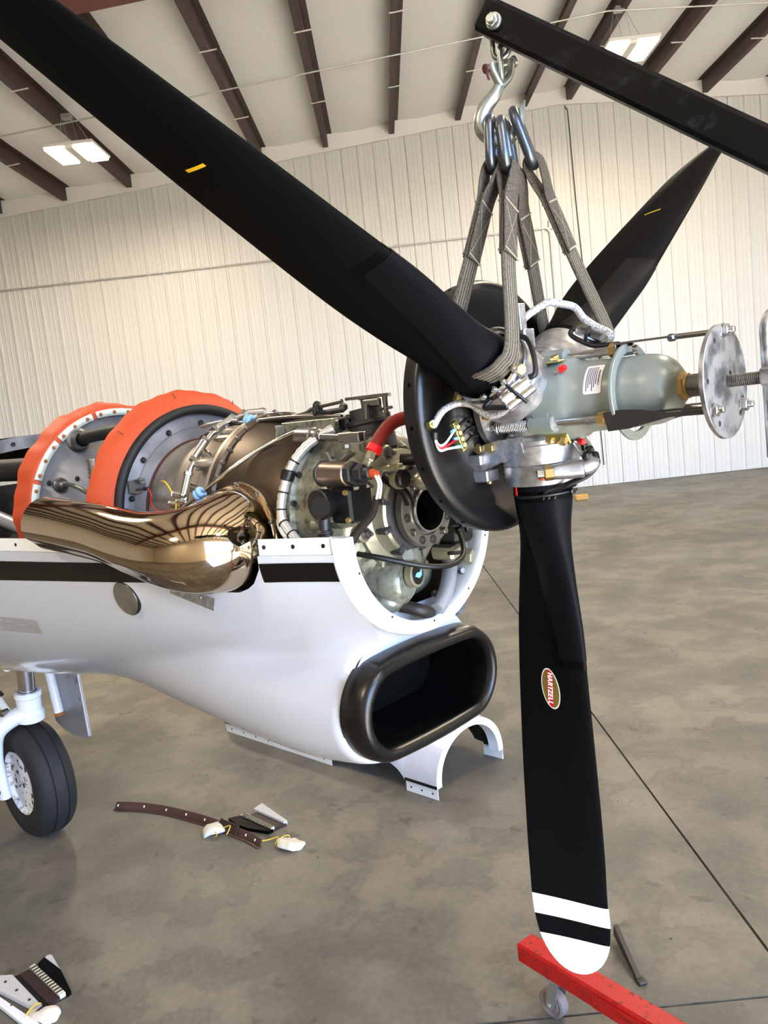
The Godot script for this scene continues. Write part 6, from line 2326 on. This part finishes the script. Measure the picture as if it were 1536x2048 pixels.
# ---------------------------------------------------------------- things lying on the floor
func floor_things() -> void:
	removed_cowl()
	var down := Transform3D(Basis(Vector3.RIGHT, Vector3.FORWARD, Vector3.UP), Vector3.ZERO)
	# curved brown strip with fastener holes
	var o := V(-0.85, 0, -3.0)
	var t := thing("curved_strip", "long curved brown metal strip with fastener holes lying on the concrete", "metal strip", o)
	var pts := [V(-1.262, 0.016, -3.192), V(-1.151, 0.0155, -3.162), V(-1.047, 0.0155, -3.115), V(-0.952, 0.0155, -3.059), V(-0.866, 0.0155, -3.002), V(-0.777, 0.0155, -2.934), V(-0.716, 0.0155, -2.881), V(-0.658, 0.0155, -2.832), V(-0.604, 0.0155, -2.772)]
	var half := []
	for i in pts.size():
		pts[i] -= o
		half.append(V(0.0, 0.012, -0.011))
	var P := smooth_path(pts)
	var m := mb()
	m.ribbon(P, smooth_path(half), 0.003)
	part("strip", m, M.brown_strip, t)
	m = mb()
	var foot := []
	var fh := []
	for v in P:
		foot.append(v + V(-0.006, -0.0125, 0.004))
		fh.append(V(0.006, 0.0, -0.01))
	m.ribbon(foot, fh, 0.0022)
	part("strip_foot", m, M.brown_strip, t)
	for i in [0, 6, 12, 18, 24, 27, 40, 44]:
		m = mb()
		var v: Vector3 = P[mini(i + 1, P.size() - 1)]
		var n := V(0.35, 0.45, 0.82).normalized()
		m.cyl(v - n * 0.001, v + n * 0.0024, 0.005, -1, 10)
		part("fastener", m, M.zinc_strip, t)
	# doubler joint near its end
	m = mb()
	m.box(V(0.11, 0.036, 0.004), Transform3D(Basis(Vector3.UP, -0.72) * Basis(Vector3.RIGHT, -0.66), V(-0.745, 0.024, -2.902) - o), 0.001)
	part("joint_plate", m, M.panel_brown, t)
	# small cloth bags of screws
	bag(V(-0.795, 0.0, -2.925), 0.95, Vector2(0.062, 0.042), 0.022, "crumpled white cloth bag lying across the brown strip, tied with yellow string", [V(0.03, 0.02, 0.02), V(0.06, 0.03, 0.03), V(0.05, 0.012, 0.06)])
	bag(V(-0.505, 0.0, -2.765), -0.75, Vector2(0.06, 0.036), 0.02, "white cloth bag beyond the strip's end, joined to it by yellow string", [V(-0.04, 0.014, -0.045), V(-0.085, 0.012, -0.03), V(-0.105, 0.02, -0.018)])
	bag(V(-1.075, 0.0, -2.008), -0.45, Vector2(0.058, 0.028), 0.02, "cream cloth bag with a blue print beside the louvered panel in the near left corner", [V(-0.02, 0.012, 0.03), V(0.0, 0.006, 0.05), V(0.03, 0.006, 0.02)], true)
	# louvered panels
	panel("small black and brown louvered panel with a white end lying behind the brown strip", V(-0.63, 0, -2.95), [
		["black_skin", "gloss_black", [Vector2(-0.761, 2.985), Vector2(-0.714, 2.998), Vector2(-0.572, 2.865), Vector2(-0.590, 2.854), Vector2(-0.674, 2.894), Vector2(-0.717, 2.930)], 0.016],
		["louver_edge", "zinc_strip", [Vector2(-0.717, 2.996), Vector2(-0.691, 2.999), Vector2(-0.570, 2.879), Vector2(-0.577, 2.862)], 0.02],
		["brown_skin", "panel_brown", [Vector2(-0.691, 2.999), Vector2(-0.655, 3.019), Vector2(-0.530, 2.907), Vector2(-0.570, 2.879)], 0.012],
		["white_end", "panel_white", [Vector2(-0.671, 3.034), Vector2(-0.644, 3.074), Vector2(-0.525, 2.911), Vector2(-0.538, 2.904)], 0.02],
	], [Vector2(-0.7, 2.99), Vector2(-0.58, 2.875)], 16, Vector2(0.012, 0.011))
	panel("black and brown louvered panel with white ends lying in the near left corner", V(-1.13, 0, -2.13), [
		["white_tip", "panel_white", [Vector2(-1.159, 2.257), Vector2(-1.148, 2.255), Vector2(-1.092, 2.180), Vector2(-1.166, 2.245)], 0.012],
		["black_skin", "gloss_black", [Vector2(-1.166, 2.245), Vector2(-1.092, 2.180), Vector2(-1.026, 2.085), Vector2(-1.036, 2.074), Vector2(-1.174, 2.216)], 0.014],
		["louver_edge", "zinc_strip", [Vector2(-1.181, 2.213), Vector2(-1.190, 2.2), Vector2(-1.048, 2.063), Vector2(-1.037, 2.075)], 0.018],
		["brown_skin", "panel_brown", [Vector2(-1.188, 2.198), Vector2(-1.213, 2.180), Vector2(-1.073, 2.045), Vector2(-1.048, 2.063)], 0.012],
		["black_band", "inlet_black", [Vector2(-1.213, 2.180), Vector2(-1.229, 2.175), Vector2(-1.085, 2.033), Vector2(-1.073, 2.045)], 0.01],
		["white_end", "panel_white", [Vector2(-1.301, 2.179), Vector2(-1.229, 2.175), Vector2(-1.085, 2.033), Vector2(-1.120, 2.037), Vector2(-1.284, 2.143)], 0.016],
	], [Vector2(-1.175, 2.195), Vector2(-1.055, 2.08)], 12, Vector2(0.011, 0.0105), [Vector2(-1.235, 2.145), Vector2(-1.185, 2.105), Vector2(-1.13, 2.06)])
	m = mb()
	m.extrude(PackedVector2Array([Vector2(-1.271, 2.116), Vector2(-1.224, 2.087), Vector2(-1.069, 1.971), Vector2(-1.035, 1.943), Vector2(-1.082, 1.949), Vector2(-1.208, 2.052), Vector2(-1.255, 2.083)]), 0.004, 0.014, down)
	var ws := obj("white_strip", m, M.gear_white)
	tag(ws, "bare white metal strip at the picture's lower left corner under the cream bag", "metal strip")
	m = mb()
	m.cyl(V(-1.175, 0.0135, -2.048), V(-1.175, 0.0146, -2.048), 0.003, -1, 10)
	part("screw", m, M.dark_steel, ws)
	# dark bar end behind the blade tip
	m = mb()
	var bd := (V(0.484, 0.008, -1.928) - V(0.472, 0.05, -2.085))
	m.extrude(PackedVector2Array([Vector2(0, 0.006), Vector2(0, -0.03), Vector2(0.05, -0.026), Vector2(0.165, -0.004), Vector2(0.165, 0.004)]), -0.006, 0.006, Transform3D(MB.along(V(0.472, 0.045, -2.085), V(0.484, 0.006, -1.928)).basis, V(0.472, 0.045, -2.085)))
	m.box(V(0.022, 0.008, 0.03), Transform3D(Basis(Vector3.UP, 0.2), V(0.487, 0.004, -1.922)), 0.002)
	tag(obj("steel_bar", m, M.dark_steel), "short dark tapered steel bar standing on the floor just behind the white blade tip", "steel bar")
	# grit and chips
	m = mb()
	var rng := RandomNumberGenerator.new()
	rng.seed = 7
	for i in 40:
		var v := V(rng.randf_range(-1.2, 2.4), 0.001, rng.randf_range(-6.0, -1.9))
		m.ball(v, V(rng.randf_range(0.002, 0.005), 0.0012, rng.randf_range(0.002, 0.004)), 6)
	var grit := obj("floor_grit", m, M.dark_steel)
	tag(grit, "scattered specks of dark grit on the concrete floor", "grit")
	grit.set_meta("kind", "stuff")

func bag(at: Vector3, turn: float, size: Vector2, h: float, label: String, string: Array, print_on := false) -> void:
	var t := thing("cloth_bag", label, "cloth bag", at, "small cloth bags")
	var m := mb()
	var rings := []
	var n := noise(9.0, 3, int(at.x * -100))
	for i in 15:
		var u := -1.0 + 2.0 * i / 14
		var row := PackedVector3Array()
		var wd := size.y * (0.42 + 0.58 * smoothstep(-1.0, -0.1, u)) * sqrt(maxf(0.02, 1.0 - pow(absf(u), 6.0)))
		var hh := h * sqrt(maxf(0.02, 1.0 - pow(absf(u), 4.0)))
		for j in 24:
			var a := TAU * j / 24
			var p := V(u * size.x, hh * (0.5 + 0.5 * cos(a)), wd * sin(a) * (1.0 if absf(sin(a)) < 0.9 else 1.06))
			var k := n.get_noise_3d(p.x, p.y, p.z)
			p.y = maxf(0.0005, p.y * (1.0 + 0.9 * k))
			p.x += 0.012 * n.get_noise_3d(p.z, p.x, 3.0)
			p.z += 0.012 * n.get_noise_3d(p.x, p.z, 9.0)
			row.append(p.rotated(Vector3.UP, turn))
		rings.append(row)
	m.smooth()
	m.loft(rings)
	m.cap(rings[0], false)
	m.cap(rings[14], true)
	part("pouch", m, M.cloth, t)
	m = mb()
	m.tube(smooth_path(string), 0.0022, 6)
	var loop := []
	for k in 14:
		var a := TAU * k / 14
		loop.append(V(-size.x * 0.55, h * 0.5 + h * 0.62 * cos(a), size.y * 0.95 * sin(a)).rotated(Vector3.UP, turn))
	m.tube(loop, 0.0018, 6, true)
	part("string", m, M.string, t)
	if print_on:
		m = mb()
		m.box(V(0.016, 0.0012, 0.02), Transform3D(Basis(Vector3.UP, turn), V(-0.004, h * 1.02, 0).rotated(Vector3.UP, turn)))
		part("print", m, M.ink, t)

func panel(label: String, at: Vector3, pieces: Array, row: Array, count: int, across: Vector2, screws := []) -> void:
	var t := thing("louvered_panel", label, "metal panel", at)
	var down := Transform3D(Basis(Vector3.RIGHT, Vector3.FORWARD, Vector3.UP), -at)
	for q in pieces:
		var m := mb()
		m.extrude(PackedVector2Array(q[2]), maxf(0.0, q[3] - 0.012), q[3], down)
		part(q[0], m, M[q[1]], t)
	var lm := mb()
	for k in count:
		var c: Vector2 = row[0].lerp(row[1], k / (count - 1.0))
		var dir: Vector2 = (row[1] - row[0]).normalized()
		lm.box(V(0.0035, 0.004, across.length() * 1.15), Transform3D(Basis(Vector3.UP, atan2(dir.y, dir.x)), V(c.x, pieces[1 if pieces.size() < 5 else 2][3] + 0.0006, -c.y) - at))
	part("louver_slots", lm, M.panel_brown, t)
	if screws:
		var m := mb()
		for c in screws:
			m.cyl(V(c.x, 0.0155, -c.y) - at, V(c.x, 0.018, -c.y) - at, 0.0045, 0.0035, 10)
		part("panel_screw", m, M.dark_steel, t)

func removed_cowl() -> void:
	var t := thing("removed_cowling", "white upper engine cowling with black stripe standing open on the floor behind the airplane's inlet", "engine cowling", V(0.19, 0, -3.136))
	t.rotation.y = -deg_to_rad(43.5)
	var far := func(x: float) -> float: return -curve([[-1.4, 0.42], [-0.6, 0.32], [-0.2, 0.25], [0.0, 0.214]], x)
	var near := 0.214
	var low := func(x: float, s: float) -> float:       # lower edge, raised where the exhaust passes
		return curve([[-0.6, 0.045], [-0.56, 0.05], [-0.5, 0.075], [-0.36, 0.115], [-0.26, 0.105], [-0.19, 0.075], [-0.165, 0.045], [-0.16, 0.045]], x) if x > -0.6 and x < -0.16 else 0.045
	var xs := [0.0, -0.012, -0.05, -0.1, -0.145, -0.16, -0.168, -0.18, -0.2, -0.23, -0.27, -0.32, -0.37, -0.42, -0.47, -0.52, -0.56, -0.62, -0.7, -0.85, -1.0, -1.2, -1.37]
	var rows := []
	var ins := []
	for x in xs:
		var f: float = far.call(x)
		var hgt := curve([[-1.4, 0.36], [-0.6, 0.31], [-0.15, 0.265], [0.0, 0.243]], x)
		var mid := (near + f) / 2
		var hw := (near - f) / 2
		var row := PackedVector3Array()
		var ri := PackedVector3Array()
		var y0: float = low.call(x, 1.0)
		for j in 41:
			var a := PI * j / 40
			var z := mid + hw * cos(a)
			var y := y0 + (hgt - y0) * pow(sin(a), 0.9)
			row.append(V(x, y, z))
			ri.append(V(x, y0 + (y - y0) * 0.975, mid + (z - mid) * 0.975))
		rows.append(row)
		ins.append(ri)
	rows.reverse()
	ins.reverse()
	var m := mb()
	m.smooth()
	m.loft(rows, false)
	var sk := part("cowl_skin", m, M.cowl_white, t)
	m = mb()
	m.smooth()
	m.loft(ins, false, true)
	part("inner_face", m, M.liner, sk)
	var last := rows.size() - 1
	# thick front frame of the arch
	m = mb()
	var f0 := PackedVector3Array()
	var f1 := PackedVector3Array()
	var f2 := PackedVector3Array()
	for j in 41:
		var v: Vector3 = rows[last][j]
		var c := V(0, 0.045, 0)
		f0.append(v)
		f1.append(c + (v - c) * 0.86 + V(0.0, 0, 0))
		f2.append(c + (v - c) * 0.86 + V(-0.05, 0, 0))
	m.smooth()
	m.loft([f0, f1], false, true)
	m.smooth()
	m.loft([f1, f2], false, true)
	part("front_frame", m, M.gear_white, sk)
	# flanges and black stripe along the lower edges
	for q in [[0.0, -0.165, near, 1.0, 3], [-0.6, -1.37, near, 1.0, 8], [0.0, -0.1, -near, -1.0, 2]]:
		m = mb()
		var l: float = absf(q[1] - q[0])
		m.box(V(l, 0.044, 0.003), Transform3D(Basis(), V((q[0] + q[1]) / 2, 0.0225, q[2] - 0.004 * q[3])), 0.001)
		var fl := part("flange", m, M.lip_white, t)
		for k in q[4]:
			m = mb()
			var x: float = lerpf(q[0], q[1], (k + 0.5) / q[4])
			m.cyl(V(x, 0.022, q[2] - 0.004 * q[3]), V(x, 0.022, q[2] - 0.002 * q[3]), 0.0045, -1, 10)
			part("flange_hole", m, M.dark_steel, fl)
		m = mb()
		m.box(V(l, 0.012 if q[1] > -0.5 else 0.034, 0.003), Transform3D(Basis(), V((q[0] + q[1]) / 2, 0.051 if q[1] > -0.5 else 0.062, q[2] + 0.0006 * q[3])), 0.0005)
		part("stripe", m, M.inlet_black, t)
		if q[1] < -0.5:
			m = mb()
			m.box(V(l, 0.008, 0.003), Transform3D(Basis(), V((q[0] + q[1]) / 2, 0.0475, q[2] + 0.0012 * q[3])), 0.0005)
			part("seal_strip", m, M.brown_strip, t)
